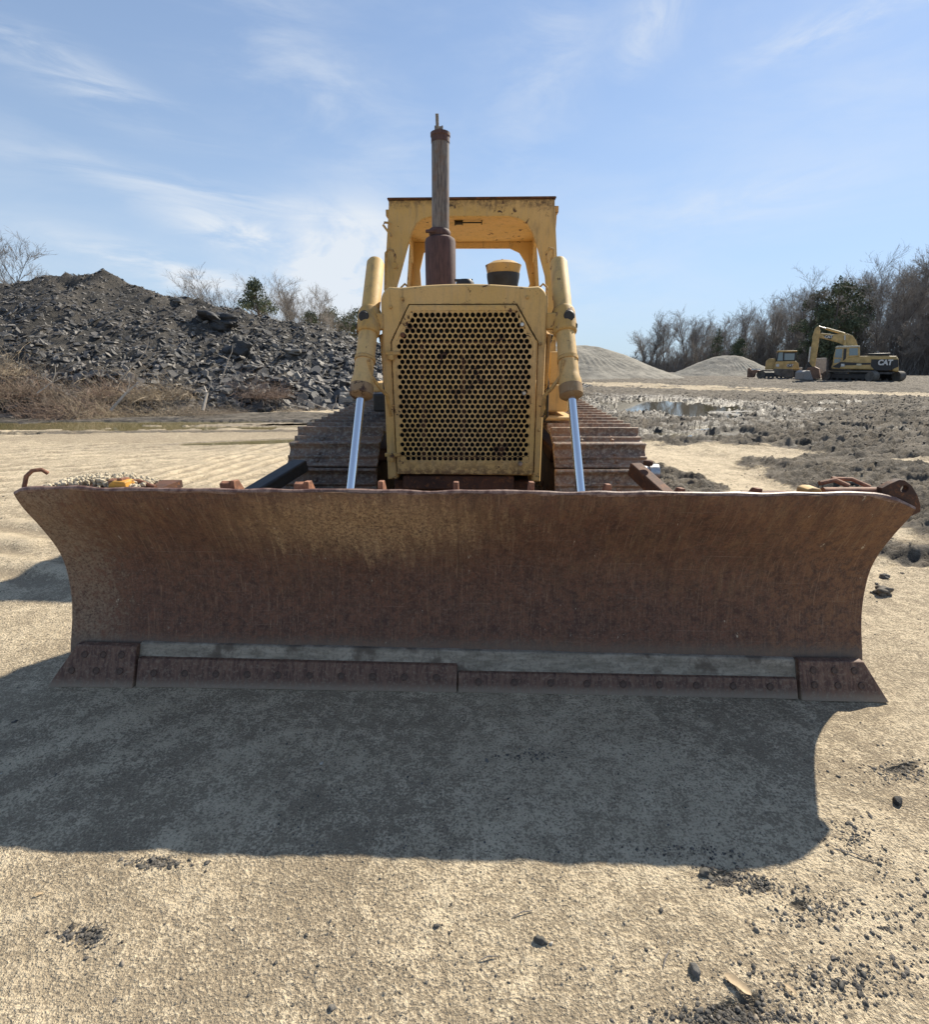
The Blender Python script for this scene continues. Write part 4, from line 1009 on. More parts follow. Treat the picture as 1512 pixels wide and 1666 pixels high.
P_ = np.array([G(a, b_)[:] for a, b_ in zip(cu, cv)]); hh = terrain(P_[:, 0], P_[:, 1])[0]; S_ = np.minimum(.008, .0010 + r_.exponential(.0015, len(P_)))
o, _ = scatter('gravel', np.stack([P_[:, 0], P_[:, 1], hh + S_ * .2], -1), S_, solid('dark_gravel', (.095, .085, .072), .8, 0, 1.0, 90, .3), .7, rs=9); tag(o, 'patches of dark gravel bits on the sand in front of the blade', 'gravel', kind='stuff')
# crumbs over the churned mud
n = 34000; x = r_.uniform(1.6, 22, n); y = r_.uniform(3.2, 26, n); hh, mu, _, we = terrain(x, y)
k = ((mu > .35) | (r_.random(n) < .10)) & (hh > -.01) & (r_.random(n) < .8); x, y, hh = x[k], y[k], hh[k]
S_ = (.004 + r_.exponential(.0065, len(x))) * np.clip(np.hypot(x, y) / 9, .8, 2.2); S_ = np.minimum(S_, .045)
o, _ = scatter('mud_crumbs', np.stack([x, y, hh], -1), S_, MUDM, .7); tag(o, 'grey crumbs of churned mud right of the bulldozer', 'mud', kind='stuff')

# leaves and twigs on the sand
def leaf(u, v, L_, rz, label, c=.3):
    p = G(u, v); b = MB(); n = 9; vs = []; fs = []
    for i in range(n):
        t = i / (n - 1); w_ = L_ * .2 * math.sin(math.pi * (t * .92 + .04)) * (1 + .3 * math.sin(t * 9)); x = (t - .5) * L_
        z = .006 + c * L_ * .12 * math.sin(t * 3.1) ; vs += [(x, -w_, z + .3 * w_), (x, 0, z), (x, w_, z + .35 * w_)]
        vs += [(x, -w_, z + .3 * w_ - .0006), (x, 0, z - .0006), (x, w_, z + .35 * w_ - .0006)]
    for i in range(n - 1):
        for j in (0, 1): a = i * 6 + j; fs.append((a, a + 1, a + 7, a + 6)); fs.append((a + 3, a + 9, a + 10, a + 4))
    b.add(vs, fs); o = b.build('dry_leaf', LEAF, None, smooth=True); o.location = (p.x, p.y, gz(p.x, p.y)); o.rotation_euler = (.1, .1, rz); tag(o, label, 'leaf')
leaf(1200, 1602, .062, R(-40), 'larger torn pale brown dry leaf among stones at lower right')
leaf(1286, 1610, .030, R(-50), 'small narrow yellowish dry leaf right of the torn leaf', 1.2)
leaf(64, 1456, .022, R(10), 'pale leaf scrap lying near the left edge of the sand')
for i, (u, v, ln, rz, lb) in enumerate([(1085, 1560, .05, .9, 'thin dark twig stub left of the whitish stone'), (850, 1488, .06, .3, 'short pale straw lying on sand at the centre'), (1390, 1395, .10, -.5, 'thin brown twig right of the shadow corner'), (795, 1560, .05, .2, 'dark twig below the lone brown stone')]):
    p = G(u, v); b = MB(); b.tube([(-ln / 2, 0, .003), (0, ln * .06, .007), (ln / 2, 0, .004)], [.0012, .0018, .001], 6); o = b.build('twig', TWIG); o.location = (p.x, p.y, gz(p.x, p.y)); o.rotation_euler = (0, 0, rz); tag(o, lb, 'twig')

# ------------------------------------------------------------------ rubble heap on the left
xs = np.linspace(-62, 13, 420); ys = np.linspace(0, 1, 190)
XX, SS = np.meshgrid(xs, ys); YY = heap_base(XX) - .4 + SS * (heap_run(XX) * 2.9)
ZZ = heap_h(XX, YY) + fbm(XX * 2.2, YY * 2.2, 4, .6) * .22 * ss(.2, 1.2, heap_h(XX, YY)) - .05 - .25 * ss(.1, 0, SS)
HM = mat('heap_dirt_shadow', lambda t: (lambda p: {'Base Color': t.mix(t.ramp(t.noise(p, 1.4, 7, .7), .38, .62), (.024, .023, .021), (.085, .073, .058)),
      'Roughness': .9, 'Normal': t.bump(t.noise(p, 7, 7, .75), .9, .12)})(t.coord()))  # dirt kept near black: shadow between the slabs is put into its colour
n1, n2 = XX.shape; I = (np.arange(n1 - 1)[:, None] * n2 + np.arange(n2 - 1)[None]).reshape(-1)
o = np_mesh('rubble_hill', np.stack([XX, YY, ZZ], -1).reshape(-1, 3), np.stack([I, I + 1, I + n2 + 1, I + n2], -1), HM); tag(o, None, None, kind='structure')

# slab rocks: an angular convex block
def slab_verts(r):
    n = r.choice([5, 6, 7]); a0 = r.random() * 6; top = []; bot = []
    for k in range(n):
        a = a0 + 2 * math.pi * k / n + r.uniform(-.3, .3); q = r.uniform(.75, 1.15); e = r.uniform(.55, 1)
        top.append((math.cos(a) * q * .86, math.sin(a) * q * e * .86, .22 + r.uniform(-.09, .12))); bot.append((math.cos(a) * q, math.sin(a) * q * e, -.25 + r.uniform(-.1, .1)))
    return top + bot, [tuple(range(n)), tuple(range(2 * n - 1, n - 1, -1))] + [(k, n + k, n + (k + 1) % n, (k + 1) % n) for k in range(n)]
def slab_tris(r):
    v, f = slab_verts(r); tr = []
    for q in f:
        for i in range(1, len(q) - 1): tr.append((q[0], q[i], q[i + 1]))
    return np.array(v), np.array(tr)
R0 = random.Random(11); protos = [slab_tris(R0) for _ in range(14)]
rr = np.random.default_rng(12)
def slope_n(x, y):
    e = .25; dx = (heap_h(x + e, y) - heap_h(x - e, y)) / (2 * e); dy = (heap_h(x, y + e) - heap_h(x, y - e)) / (2 * e)
    n = np.stack([-dx, -dy, np.ones_like(dx)], -1); return n / np.linalg.norm(n, axis=-1, keepdims=True)
def make_slabs(N, smin, smax, s0, s1, seed, xlo=-34, xhi=11):
    r = np.random.default_rng(seed)
    x = r.uniform(xlo, xhi, N); s = r.uniform(s0, s1, N); y = heap_base(x) - .25 + s * heap_run(x)
    z = heap_h(x, y) + fbm(x * 2.2, y * 2.2, 4, .6) * .22 * ss(.2, 1.2, heap_h(x, y)) - .05
    S = smin + r.exponential((smax - smin) * .33, N); S = np.minimum(S, smax)
    S = S * np.interp(heap_crest(x), [0, 1.5, 3], [.6, .85, 1]) * np.clip(1.55 - .95 * s, .68, 1.55) * np.interp(x, [-25, -12, -4], [.75, .85, 1.3])
    return x, y, z, S, s
def slab_batch(name, x, y, z, S, seed, tintlo=0, tinthi=1):
    r = np.random.default_rng(seed); nr_ = slope_n(x, y); VV = []; FF = []; T = []; o = 0
    for i in range(len(x)):
        v, f = protos[r.integers(len(protos))]
        up = Vector(nr_[i]) + Vector(r.normal(0, .38, 3)); q = up.to_track_quat('Z', 'Y').to_matrix() @ Matrix.Rotation(r.uniform(0, 6.28), 3, 'Z')
        w_ = v * np.array([1, r.uniform(.5, .9), r.uniform(.22, .6)]) * S[i]
        VV.append(w_ @ np.array(q).T + np.array([x[i], y[i], z[i] + S[i] * .12])); FF.append(f + o); o += len(v)
        T.append(np.full(len(v), r.uniform(tintlo, tinthi)))
    ob = np_mesh(name, np.concatenate(VV), np.concatenate(FF), SLATE, False); setattr_f(ob, 'tint', np.concatenate(T)); return ob
x, y, z, S, s = make_slabs(36000, .035, .21, 0.0, 1.08, 21)
o = slab_batch('rubble', x, y, z, S, 22, 0, 1.0); tag(o, 'countless small dark slate chips covering the rubble heap', 'rubble', kind='stuff')
x, y, z, S, s = make_slabs(9000, .02, .09, -.01, 1.1, 31)
o = slab_batch('rubble', x, y, z, S, 32, .2, .8); tag(o, 'small brownish chips filling the gaps of the rubble heap', 'rubble', kind='stuff')
# the largest slabs as individuals
pm2 = []
for i in range(14):
    v, f = slab_verts(random.Random(200 + i)); b = MB(); b.add(v, f)
    ob = b.build('rubble_slab', SLATE, None, bevel=.04, seg=1); a = ob.data.attributes.new('tint', 'FLOAT', 'POINT'); tv = [.15, .4, .6, .45, .75, .3, .5][i % 7]
    a.data.foreach_set('value', [tv] * len(ob.data.vertices)); pm2.append(ob)
used = set()
x, y, z, S, s = make_slabs(250, .12, .27, 0.0, .80, 41, -22, 6)
nn = slope_n(x, y)
def place_slab(k, x, y, z, S, nv, flat=.6, spin=None, name='rubble_slab'):
    src = pm2[k]
    if k in used: o = src.copy(); COL.objects.link(o)
    else: o = src; used.add(k)
    o.name = name; up = Vector(nv) + Vector([random.gauss(0, .3) for _ in range(3)])
    o.rotation_euler = (up.to_track_quat('Z', 'Y').to_matrix() @ Matrix.Rotation(random.random() * 6.28 if spin is None else spin, 3, 'Z')).to_euler()
    o.location = (x, y, z + S * .15); o.scale = (S, S * random.uniform(.55, .9), S * random.uniform(.35, .8) * flat / .6)
    return o
for i in range(250):
    o = place_slab(i % 14, x[i], y[i], z[i], S[i], nn[i]); tag(o, 'angular dark slate slab lying on the rubble heap among many', 'slab', 'slabs lying on the rubble heap')
def heap_at(u, v):
    """march the sight line until it meets the heap"""
    d = ray(u, v); t = 8.0
    while t < 60:
        X_, Y_, Z_ = d[0] * t, d[1] * t, HCAM + d[2] * t
        if float(heap_h(np.array([X_]), np.array([Y_]))[0]) > Z_: return X_, Y_, Z_
        t += .05
    return None
def special(u, v, size, m_, label, flat=.5, name='boulder', seed=1, el=1.0):
    q = heap_at(u, v)
    if q is None: return
    me = rockmesh(name, seed, m_, .8, 5 if m_ is SLATE_DARK else 4, .42 if m_ is SLATE_DARK else .3)
    if m_ is not SLATE_DARK:
     for v_ in me.vertices: v_.co = Vector([max(-.72, min(.72, k_)) for k_ in v_.co])
    me.shade_flat() if m_ is not SLATE_DARK else None
    ob = bpy.data.objects.new(name, me); COL.objects.link(ob)
    ob.location = (q[0], q[1], q[2] + size * .1); ob.scale = (size * .9, size * .7, size * flat * 1.3); ob.rotation_euler = (R(-12), R(8), random.uniform(-.3, .3)); tag(ob, label, 'boulder')
special(357, 528, .95, SLATE_DARK, 'large black earthy boulder high on the right part of the heap', .35, seed=5)
special(392, 572, .55, SLATE_DARK, 'black upright boulder just below the large black boulder', .75, seed=6)
special(290, 491, .45, SLATE_PALE, 'pale grey flat stone near the crest of the heap', .25, seed=7)
special(402, 635, .42, SLATE_PALE, 'whitish flat stone at the foot of the heap behind the brush', .25, seed=8)
special(567, 652, .50, SLATE_PALE, 'grey block at the heap foot beside the left track', .5, seed=9)
special(478, 575, .50, SLATE_PALE, 'broad tan slab lying right of the black boulders', .25, seed=10)
special(410, 600, .40, SLATE_PALE, 'light grey slab below the black upright boulder', .25, seed=12)

# ------------------------------------------------------------------ dry brush along the heap foot
def brush_mesh(seed, n, w_, h_, curl, m_, name='dry_shrub', th=.006):
    r = random.Random(seed); V = []; Fq = []; o = 0
    for i in range(n):
        a = r.random() * 6.28; d = r.random() ** .6 * w_; p = Vector((math.cos(a) * d, math.sin(a) * d * .6, 0))
        dr = Vector((r.gauss(0, .8), r.gauss(0, .8), r.uniform(.2, 1.2))).normalized(); st = h_ / 6 * r.choice([.4, .6, .8, 1.0, 1.5]); k = 7; w0 = th * r.uniform(.5, 1.7)
        sd = dr.cross(Vector((0, 1, 0))).normalized()
        for j in range(k):
            ww = w0 * (1 - .75 * j / (k - 1)); V += [tuple(p - sd * ww), tuple(p + Vector((0, -ww, ww * .5))), tuple(p + sd * ww)]
            if j:
                q = o + 3 * (j - 1); Fq += [(q, q + 1, q + 4, q + 3), (q + 1, q + 2, q + 5, q + 4), (q + 2, q, q + 3, q + 5)]
            p = p + dr * st; dr = (dr + Vector((r.gauss(0, curl), r.gauss(0, curl), r.gauss(-.17, curl)))).normalized()
        o += 3 * k
    me = np_mesh(name, V, Fq, m_, True); return me
STR2 = mat('reddish_brush', lambda t: f_bark(t, (.18, .12, .09), (.34, .25, .185)))
STR3 = mat('grey_brush', lambda t: f_bark(t, (.17, .135, .10), (.34, .28, .21)))
bp = [brush_mesh(300, 750, 1.5, .95, .42, STRAW), brush_mesh(301, 750, 1.4, 1.1, .40, STR2), brush_mesh(302, 600, 1.3, .9, .5, STR3), brush_mesh(303, 550, 1.2, .7, .45, STRAW)]
ublist = [(5, 665, 0, 1.1), (60, 668, 2, .95), (100, 672, 1, 1.15), (150, 672, 0, .8), (200, 670, 3, .9), (235, 665, 0, 1.2), (290, 670, 3, .9), (330, 672, 2, .8), (40, 640, 1, .8), (190, 640, 1, .7), (280, 640, 2, .8), (430, 662, 1, .85), (470, 668, 3, .55), (380, 668, 2, .6), (510, 664, 3, .4), (130, 655, 2, .9), (-30, 650, 0, 1.0), (-90, 660, 2, 1.0)]
side = ['straw coloured', 'reddish brown', 'greyish', 'pale straw']
seen = set()
for i, (u, v, k, s) in enumerate(ublist):
    p = G(u, v + 6); q_ = heap_at(u, v + 4); src = bp[k]
    if v < 656 and q_: p = Vector(q_)
    if k in seen: o = src.copy(); COL.objects.link(o)
    else: o = src; seen.add(k)
    hz = max(0, float(heap_h(np.array([p.x]), np.array([p.y]))[0])); o.location = (p.x, p.y, hz - .02); o.scale = (s, s, s * random.uniform(.8, 1.1)); o.rotation_euler = (0, 0, random.random() * 6.28)
    tag(o, 'tangle of %s dry brush among similar ones at the foot of the dark heap' % side[k], 'shrub', 'dry brush of %s stems at the heap foot' % side[k])
for i, (pts, lb) in enumerate([
    ([(180, 668), (205, 640), (225, 622)], 'thick bleached stick leaning in the brush below the heap'), ([(330, 668), (337, 640), (332, 628)], 'forked white branch standing at the heap foot'),
    ([(195, 618), (235, 575), (262, 572)], 'long pale bent stem arching above the straw brush'), ([(358, 625), (372, 585), (356, 578)], 'thin pale stems left of the black upright boulder'),
    ([(505, 655), (540, 668), (560, 672)], 'pale root lying near the track at the heap foot'), ([(60, 640), (85, 622), (110, 610)], 'slanting grey stem at the left of the brush')]):
    w3 = []
    for j, (u, v) in enumerate(pts):
        Yd = 15.2 + .25 * j; q = at(u, v, Yd); w3.append(q)
    if i == 3: w3 = [at(u, v, 17.2) for u, v in pts]
    if i == 4: w3 = [at(u, v, 17.0) + Vector((0, 0, 0)) for u, v in pts]
    if i == 2: w3 = [at(u, v, 16.2) for u, v in pts]
    b = MB(); b.tube(w3, [.045, .035, .015] if i < 2 else [.02, .015, .008], 6)
    mid = w3[1]; b.tube([mid, mid + Vector((.15, 0, .25)), mid + Vector((.2, 0, .5))], [.016, .012, .005], 5); b.tube([mid, mid + Vector((-.2, .05, .12))], [.014, .006], 5)
    tag(b.build('branch', STICKM, smooth=True), lb, 'branch')

# ------------------------------------------------------------------ sand mounds
def mound(name, cx, cy, rx, ry, h_, seed, label, shape=1.0):
    n, m = 220, 90; V = []; A = np.linspace(0, 2 * math.pi, n, endpoint=False); T = np.linspace(0, 1.05, m)
    AA, TT = np.meshgrid(A, T); x = np.cos(AA) * TT * rx; y = np.sin(AA) * TT * ry
    prof = np.interp(TT, [0, .10, .22, .45, .7, .88, 1.0, 1.05], [1, .985, .90, .62, .30, .10, 0, -.06])
    lob = 1 + .16 * np.sin(AA * 2 + seed) * TT + .10 * np.sin(AA * 3 + seed * 2) * TT
    rill = (np.abs(np.sin(AA * 33 + 3 * fbm(x * .3, y * .3, 2))) - .5) * .10 * ss(.2, .5, TT) * ss(1.05, .8, TT) * (.5 + fbm(x * .4 + 9, y * .4, 2))
    z = prof * h_ * lob + rill + fbm(x * .5 + seed, y * .5, 3) * .12 * ss(1.05, .8, TT) + fbm(x * 3, y * 3, 3) * .03
    I = np.arange(m - 1)[:, None] * n + np.arange(n)[None]; J = np.arange(m - 1)[:, None] * n + (np.arange(n)[None] + 1) % n
    o = np_mesh(name, np.stack([x, y, z], -1).reshape(-1, 3), np.stack([I, J, J + n, I + n], -1).reshape(-1, 4), SANDMOUND); o.location = (cx, cy, gz(cx, cy) - .1)
    tag(o, label, 'sand mound'); return o
SANDMOUND = mat('mound_sand', lambda t: (lambda p: {'Base Color': t.mix(t.ramp(t.noise(t.map(p, (1, 1, 3)), .9, 7, .7), .3, .7), (.15, .138, .113), (.31, .285, .235)),
      'Roughness': .95, 'Normal': t.bump(t.noise(p, 5, 7, .75), .8, .08)})(t.coord()))
mound('sand_mound', 10.3, 50, 11.2, 8, 3.15, 1.0, 'tall grey ribbed sand mound just right of the yellow bulldozer')
mound('sand_mound', 32.0, 64, 7.2, 6, 2.5, 2.2, 'lower brown sand mound left of the small bulldozer')

# ------------------------------------------------------------------ trees
TH_ = {}; PROTO = []
def tree_proto(seed, H, kind='oak', twigs=True):
    r = random.Random(seed); tr = MB(); V = []; Fq = []
    def seg(p, q, r0, r1, sides, tgt):
        if tgt is tr: tr.tube([p, q], [r0, r1], sides, cap=False)
        else:
            d = (q - p).normalized(); x = d.orthogonal().normalized(); y = d.cross(x); o = len(V)
            for c, rad_ in ((p, r0), (q, r1)):
                for k in range(3): V.append(tuple(c + (x * math.cos(2.094 * k) + y * math.sin(2.094 * k)) * rad_))
            Fq.extend([(o, o + 1, o + 4, o + 3), (o + 1, o + 2, o + 5, o + 4), (o + 2, o, o + 3, o + 5)])
    def grow(p, d, ln, rad_, lev):
        n = 4 if lev < 2 else 3; q = p; dd = d.copy()
        for i in range(n):
            wob = .10 if lev == 0 else .22
            dd = (dd + Vector((r.gauss(0, wob), r.gauss(0, wob), r.gauss(.04 if lev else .02, wob * .5)))).normalized()
            nq = q + dd * ln / n; r0 = rad_ * (1 - .75 * i / n) ; r1 = rad_ * (1 - .75 * (i + 1) / n)
            seg(q, nq, r0, r1, 7 if lev == 0 else 5, tr if lev <= 1 else None)
            if lev < 4 + (r.random() < .35):
                start = (i >= 1 if lev == 0 else i >= 0)
                nb = {0: r.choice([2, 2, 3]), 1: 2, 2: 2, 3: 2, 4: 1}[lev]
                if lev >= 4 and not twigs: nb = 0
                if start:
                    for _ in range(nb):
                        ax = Vector((r.gauss(0, 1), r.gauss(0, 1), r.gauss(0, .3))).cross(dd).normalized()
                        an = R(r.uniform(16, 42)); nd = (Matrix.Rotation(an, 3, ax) @ dd); nd.z += .12; nd.normalize()
                        sl_ = {0: .42, 1: .55, 2: .58, 3: .6, 4: .62}[lev] * r.uniform(.7, 1.15)
                        grow(q.lerp(nq, r.uniform(.2, 1)), nd, ln * sl_, max(r0 * .58, .014), lev + 1)
            q = nq
    grow(Vector((0, 0, -.2)), Vector((r.gauss(0, .04), r.gauss(0, .04), 1)).normalized(), H * .82, H * .013, 0)
    root = thing('bare_tree', 'tree', 'tree'); TH_[root.name] = sorted(q[2] for q in V)[int(len(V) * .995)]; PROTO.append(root); t_ = tr.build('trunk', BARK, root, smooth=True, recalc=False)
    c = np_mesh('crown', V, Fq, TWIG, True); c.parent = root; print('tree faces', len(Fq)); return root
TP = [tree_proto(500 + i, 16) for i in range(5)]
TS = [tree_proto(520 + i, 8, twigs=False) for i in range(3)]
usedt = set()
GT = 'bare winter trees standing in the wood behind the machines'
def put_tree(src, x, y, H, H0, label, group=GT):
    z = gz(x, y) - .1; s = H / TH_[src.name]; rz = random.random() * 6.28; sc = (s * random.uniform(.85, 1.1), s * random.uniform(.85, 1.1), s)
    if id(src) in usedt: o = empty_copy(src, (x, y, z), rz, sc)
    else: o = src; usedt.add(id(src)); o.location = (x, y, z); o.rotation_euler = (0, 0, rz); o.scale = sc
    o['label'] = label; o['category'] = 'tree'
    if group: o['group'] = group
    elif 'group' in o: del o['group']
    return o
def line_y(u): return float(np.interp(u, [1000, 1060, 1150, 1250, 1400, 1560, 1700], [140, 120, 100, 86, 74, 66, 62]))
def line_top(u): return float(np.interp(u, [1000, 1020, 1060, 1110, 1180, 1240, 1300, 1350, 1400, 1450, 1512, 1700], [560, 530, 500, 492, 485, 462, 448, 425, 408, 402, 400, 398]))
k = 0
for row, (dy, cnt, hs) in enumerate([(0, 22, .84), (7, 24, .90), (15, 22, .88), (24, 20, .86)]):
    for i in range(cnt):
        u = 1012 + (1640 - 1012) * (i + random.random()) / cnt; y = line_y(u) + dy + random.uniform(-2, 2)
        x = (u - 756) / F * y * 1.04; zt_ = at(u, line_top(u) + random.gauss(0, 14) + random.choice([0, 0, 28]), y).z
        put_tree(random.choice(TP), x, y, max(5, zt_ * hs), 15.5, 'leafless grey deciduous tree in the wood at right, one of many alike')
for i in range(80):
    u = 1004 + (1650 - 1004) * (i + random.random()) / 80; y = line_y(u) - 5 + random.uniform(-3, 5)
    x = (u - 756) / F * y * 1.04; put_tree(random.choice(TS), x, y, random.uniform(3.5, 8) * (.8 if u < 1080 else 1), 7.8, 'thin leafless sapling at the edge of the wood at right, one of many', 'leafless saplings along the edge of the wood')
# notable trees
for (u, vt, y, lb) in [(1270, 440, 78, None), (1375, 402, 68, None), (1462, 396, 64, None)]:
    x = (u - 756) / F * y * 1.04; put_tree(TP[int(u) % 5], x, y, at(u, vt, y).z, 15.5, 'leafless grey deciduous tree in the wood at right, one of many alike')
put_tree(TP[1], *at(10, 460, 42).xy, at(5, 380, 42).z, 15.5, 'tall bare tree behind the heap at the far left edge', None)
put_tree(TP[3], *at(-60, 460, 46).xy, at(5, 400, 46).z, 15.5, 'bare tree outside the far left edge behind the heap', None)
for (u, vt, y) in [(300, 450, 60), (330, 455, 62), (378, 436, 55), (392, 446, 60), (440, 438, 58), (458, 448, 62), (476, 452, 56), (515, 458, 62), (528, 470, 66), (550, 480, 60), (500, 465, 70), (570, 488, 64)]:
    x, yy, zt_ = at(u, vt + 12, y); put_tree(random.choice(TP), x, y, zt_, 15.5, 'small leafless tree showing over the right shoulder of the heap, one of several', 'leafless trees showing over the heap')
# undergrowth: uncountable stems low in the wood
V = []; Fq = []; r = random.Random(77)
for i in range(42000):
    u = r.uniform(1000, 1680); y = line_y(u) + r.uniform(-6, 34); x = (u - 756) / F * y * 1.04 + r.gauss(0, 1); z0 = .3
    h_ = r.uniform(1.2, 8.5) * r.random() ** .6 * (.7 if u < 1080 else 1); d = Vector((r.gauss(0, .30), r.gauss(0, .30), 1)).normalized(); th_ = r.uniform(.012, .035); o = len(V)
    p = Vector((x, y, z0)); b_ = p + d * h_ * .5; c = b_ + (d + Vector((r.gauss(0, .4), r.gauss(0, .4), 0))).normalized() * h_ * .5
    for q, w_ in ((p, th_), (b_, th_ * .7), (c, th_ * .2)):
        V += [(q.x - w_, q.y, q.z), (q.x + w_, q.y - w_, q.z), (q.x, q.y + w_, q.z)]
    for k in (0, 3): Fq += [(o + k, o + k + 1, o + k + 4, o + k + 3), (o + k + 1, o + k + 2, o + k + 5, o + k + 4), (o + k + 2, o + k, o + k + 3, o + k + 5)]
o = np_mesh('undergrowth', V, Fq, TWIG); tag(o, 'dense brown undergrowth of stems filling the wood at right', 'undergrowth', kind='stuff')
# evergreens
def evergreen(u, vb, vt, y, w_, label, seed, shape='round', name='pine_tree', n=2600, group=None):
    r = random.Random(seed); x, yy, zt_ = at(u, vt, y); zb_ = at(u, vb, y).z; base = gz(x, y)
    root = thing(name, label, 'tree', (x, y, base), 0, group); H = zt_ - base; cb = max(.3, zb_ - base)
    b = MB(); b.tube([(0, 0, -.1), (.1, 0, H * .5), (0, .1, H * .93)], [H * .02, H * .014, H * .004], 7)
    lumps = []
    for i in range(34):
        t = r.random(); z = cb + (H - cb) * t; rr_ = w_ * (math.sin(math.pi * (t * .8 + .15)) if shape == 'round' else (1.05 - t)) ; a = r.random() * 6.28; d = rr_ * r.uniform(.35, .95)
        c = Vector((math.cos(a) * d, math.sin(a) * d, z)); lumps.append((c, w_ * r.uniform(.22, .42))); b.tube([(0, 0, z - d * .5), c], [H * .006, H * .002], 5)
    b.build('trunk', BARK, root, smooth=True)
    V = []; Fq = []
    for i in range(n):
        c, R2 = r.choice(lumps); d = Vector((r.gauss(0, 1), r.gauss(0, 1), r.gauss(0, .7))).normalized() * R2 * r.random() ** .4; p = c + d
        s = w_ * r.uniform(.03, .07); q = Euler((r.random() * 6, r.random() * 6, r.random() * 6)).to_matrix(); o = len(V)
        for k in ((-1, -.3, 0), (1, -.3, 0), (.3, .8, .3)): V.append(tuple(p + q @ (Vector(k) * s)))
        Fq.append((o, o + 1, o + 2))
    c = np_mesh('crown', V, Fq, NEEDLE, False); c.parent = root
evergreen(414, 505, 458, 50, 1.7, 'small green pine standing above the heap shoulder left of the bulldozer', 1, 'cone', n=3200)
for i, (u, vb, vt, y, w_) in enumerate([(505, 540, 512, 64, 1.8), (540, 545, 507, 66, 2.2), (575, 550, 508, 68, 2.3)]):
    evergreen(u, vb, vt, y, w_, ['low pale green pine just right of the bare shrubs over the heap', 'middle dark pine of the row behind the heap end', 'dark pine nearest the left lift cylinder'][i], 5 + i)
evergreen(1372, 580, 455, 74, 3.4, 'big dark evergreen towering over the excavator boom', 20, n=6000)
evergreen(1336, 585, 468, 78, 2.6, 'dark evergreen left of the biggest evergreen in the wood', 21, n=4500)
evergreen(1408, 585, 466, 76, 2.4, 'dark evergreen right of the biggest evergreen in the wood', 22, n=4000)
evergreen(1205, 612, 552, 84, 2.2, 'dark green cedar behind the lower sand mound', 23, 'cone', 'cedar_tree', 3000)
evergreen(1172, 612, 530, 96, 1.6, 'narrow cedar at the left of the wood edge', 24, 'cone', 'cedar_tree', 2500)

# ------------------------------------------------------------------ far machines
def Z5(x, y): return (1180 + x / 4.554, 500 + y / 4.554)     # measured on an enlarged crop
def setm(x, y, u0, v0):
    """root pose: the machine stands square to the line of sight from where it was measured"""
    global PH, D0, RT
    a = at(*Z5(u0, v0), y); PH = math.atan2(a.x, a.y); D0 = math.hypot(a.x, a.y); RT = a; return a
def loc(x, y, off):
    d = ray(*Z5(x, y)); n = (math.sin(PH), math.cos(PH)); t = (D0 + off) / (d[0] * n[0] + d[1] * n[1])
    px, py, pz = d[0] * t, d[1] * t, HCAM + d[2] * t
    return (px - RT.x) * math.cos(PH) - (py - RT.y) * math.sin(PH), pz - RT.z
OFF = -1.25
def fpoly(pts, Yd, ox, oz):
    return [loc(x, y, OFF) for x, y in pts]
def fpoly_old(pts, Yd, ox, oz):
    res = []
    for x, y in pts:
        q = at(*Z5(x, y), Yd); res.append((q.x - ox, q.z - oz))
    return res
def text(body, size, loc, parent, name, m_, bold=.0):
    cu = bpy.data.curves.new(name, 'FONT'); cu.body = body; cu.size = size; cu.extrude = .006; cu.offset = bold; cu.align_x = 'CENTER'; cu.align_y = 'CENTER'
    o = bpy.data.objects.new(name, cu); COL.objects.link(o); bpy.context.view_layer.update()
    dg = bpy.context.evaluated_depsgraph_get(); me = bpy.data.meshes.new_from_object(o.evaluated_get(dg)); bpy.data.objects.remove(o)
    me.materials.clear(); me.materials.append(m_)
    ob = bpy.data.objects.new(name, me); COL.objects.link(ob); ob.parent = parent; ob.location = loc; ob.rotation_euler = (R(90), 0, 0); return ob
YE = 40.0
eo = setm(0, YE, 990, 548); EX = thing('excavator', 'yellow and black tracked excavator parked broadside with its bucket on the ground', 'excavator', (eo.x, YE, eo.z), -PH)
print('exc span', loc(710, 545, -1), loc(1285, 545, -1))
def ep(pts, y0, y1, name, m_, parent=EX, bevel=.02):
    b = MB(); b.prism(fpoly(pts, YE, eo.x, eo.z), y0, y1, 'y'); return b.build(name, m_, parent, bevel=bevel)
def pod(cx, cy, ang, Lh, r0, w_, parent, name='track'):
    n = 40; prof = [(Lh * (1 if i < n / 2 else -1) + r0 * math.cos(-math.pi / 2 + 2 * math.pi * i / n) , r0 + r0 * math.sin(-math.pi / 2 + 2 * math.pi * i / n)) for i in range(n)]
    b = MB(); b.prism(prof, -w_ / 2, w_ / 2, 'y', [[(x * .88, r0 + (z - r0) * .80) for x, z in prof][::-1]])
    for i in range(-14, 15):
        x = i * Lh / 14; b.box((x - .02, -w_ / 2, 2 * r0), (x + .02, w_ / 2, 2 * r0 + .035))
    t_ = b.build(name, BGDUST, parent); t_.location = (cx, cy, 0); t_.rotation_euler = (0, 0, ang)
    for s in (-1, 1):
        b = MB(); b.rod((s * Lh, -w_ * .42, r0), (s * Lh, w_ * .42, r0), [(0, r0 * .55), (.02, r0 * .78), (.98, r0 * .78), (1, r0 * .55)], 20); b.build('end_wheel', BGDUST, t_, smooth=True)
    b = MB()
    for i in range(6): x = -Lh * .75 + i * Lh * .3; b.rod((x, -w_ * .4, r0 * .38), (x, w_ * .4, r0 * .38), [(0, r0 * .25), (1, r0 * .25)], 12)
    b.build('road_wheels', BLACKP, t_)
    b = MB(); b.box((-Lh * .9, -w_ * .3, r0 * .5), (Lh * .9, w_ * .3, r0 * 1.4)); b.build('track_frame', BLACKP, t_, bevel=.03)
    return t_
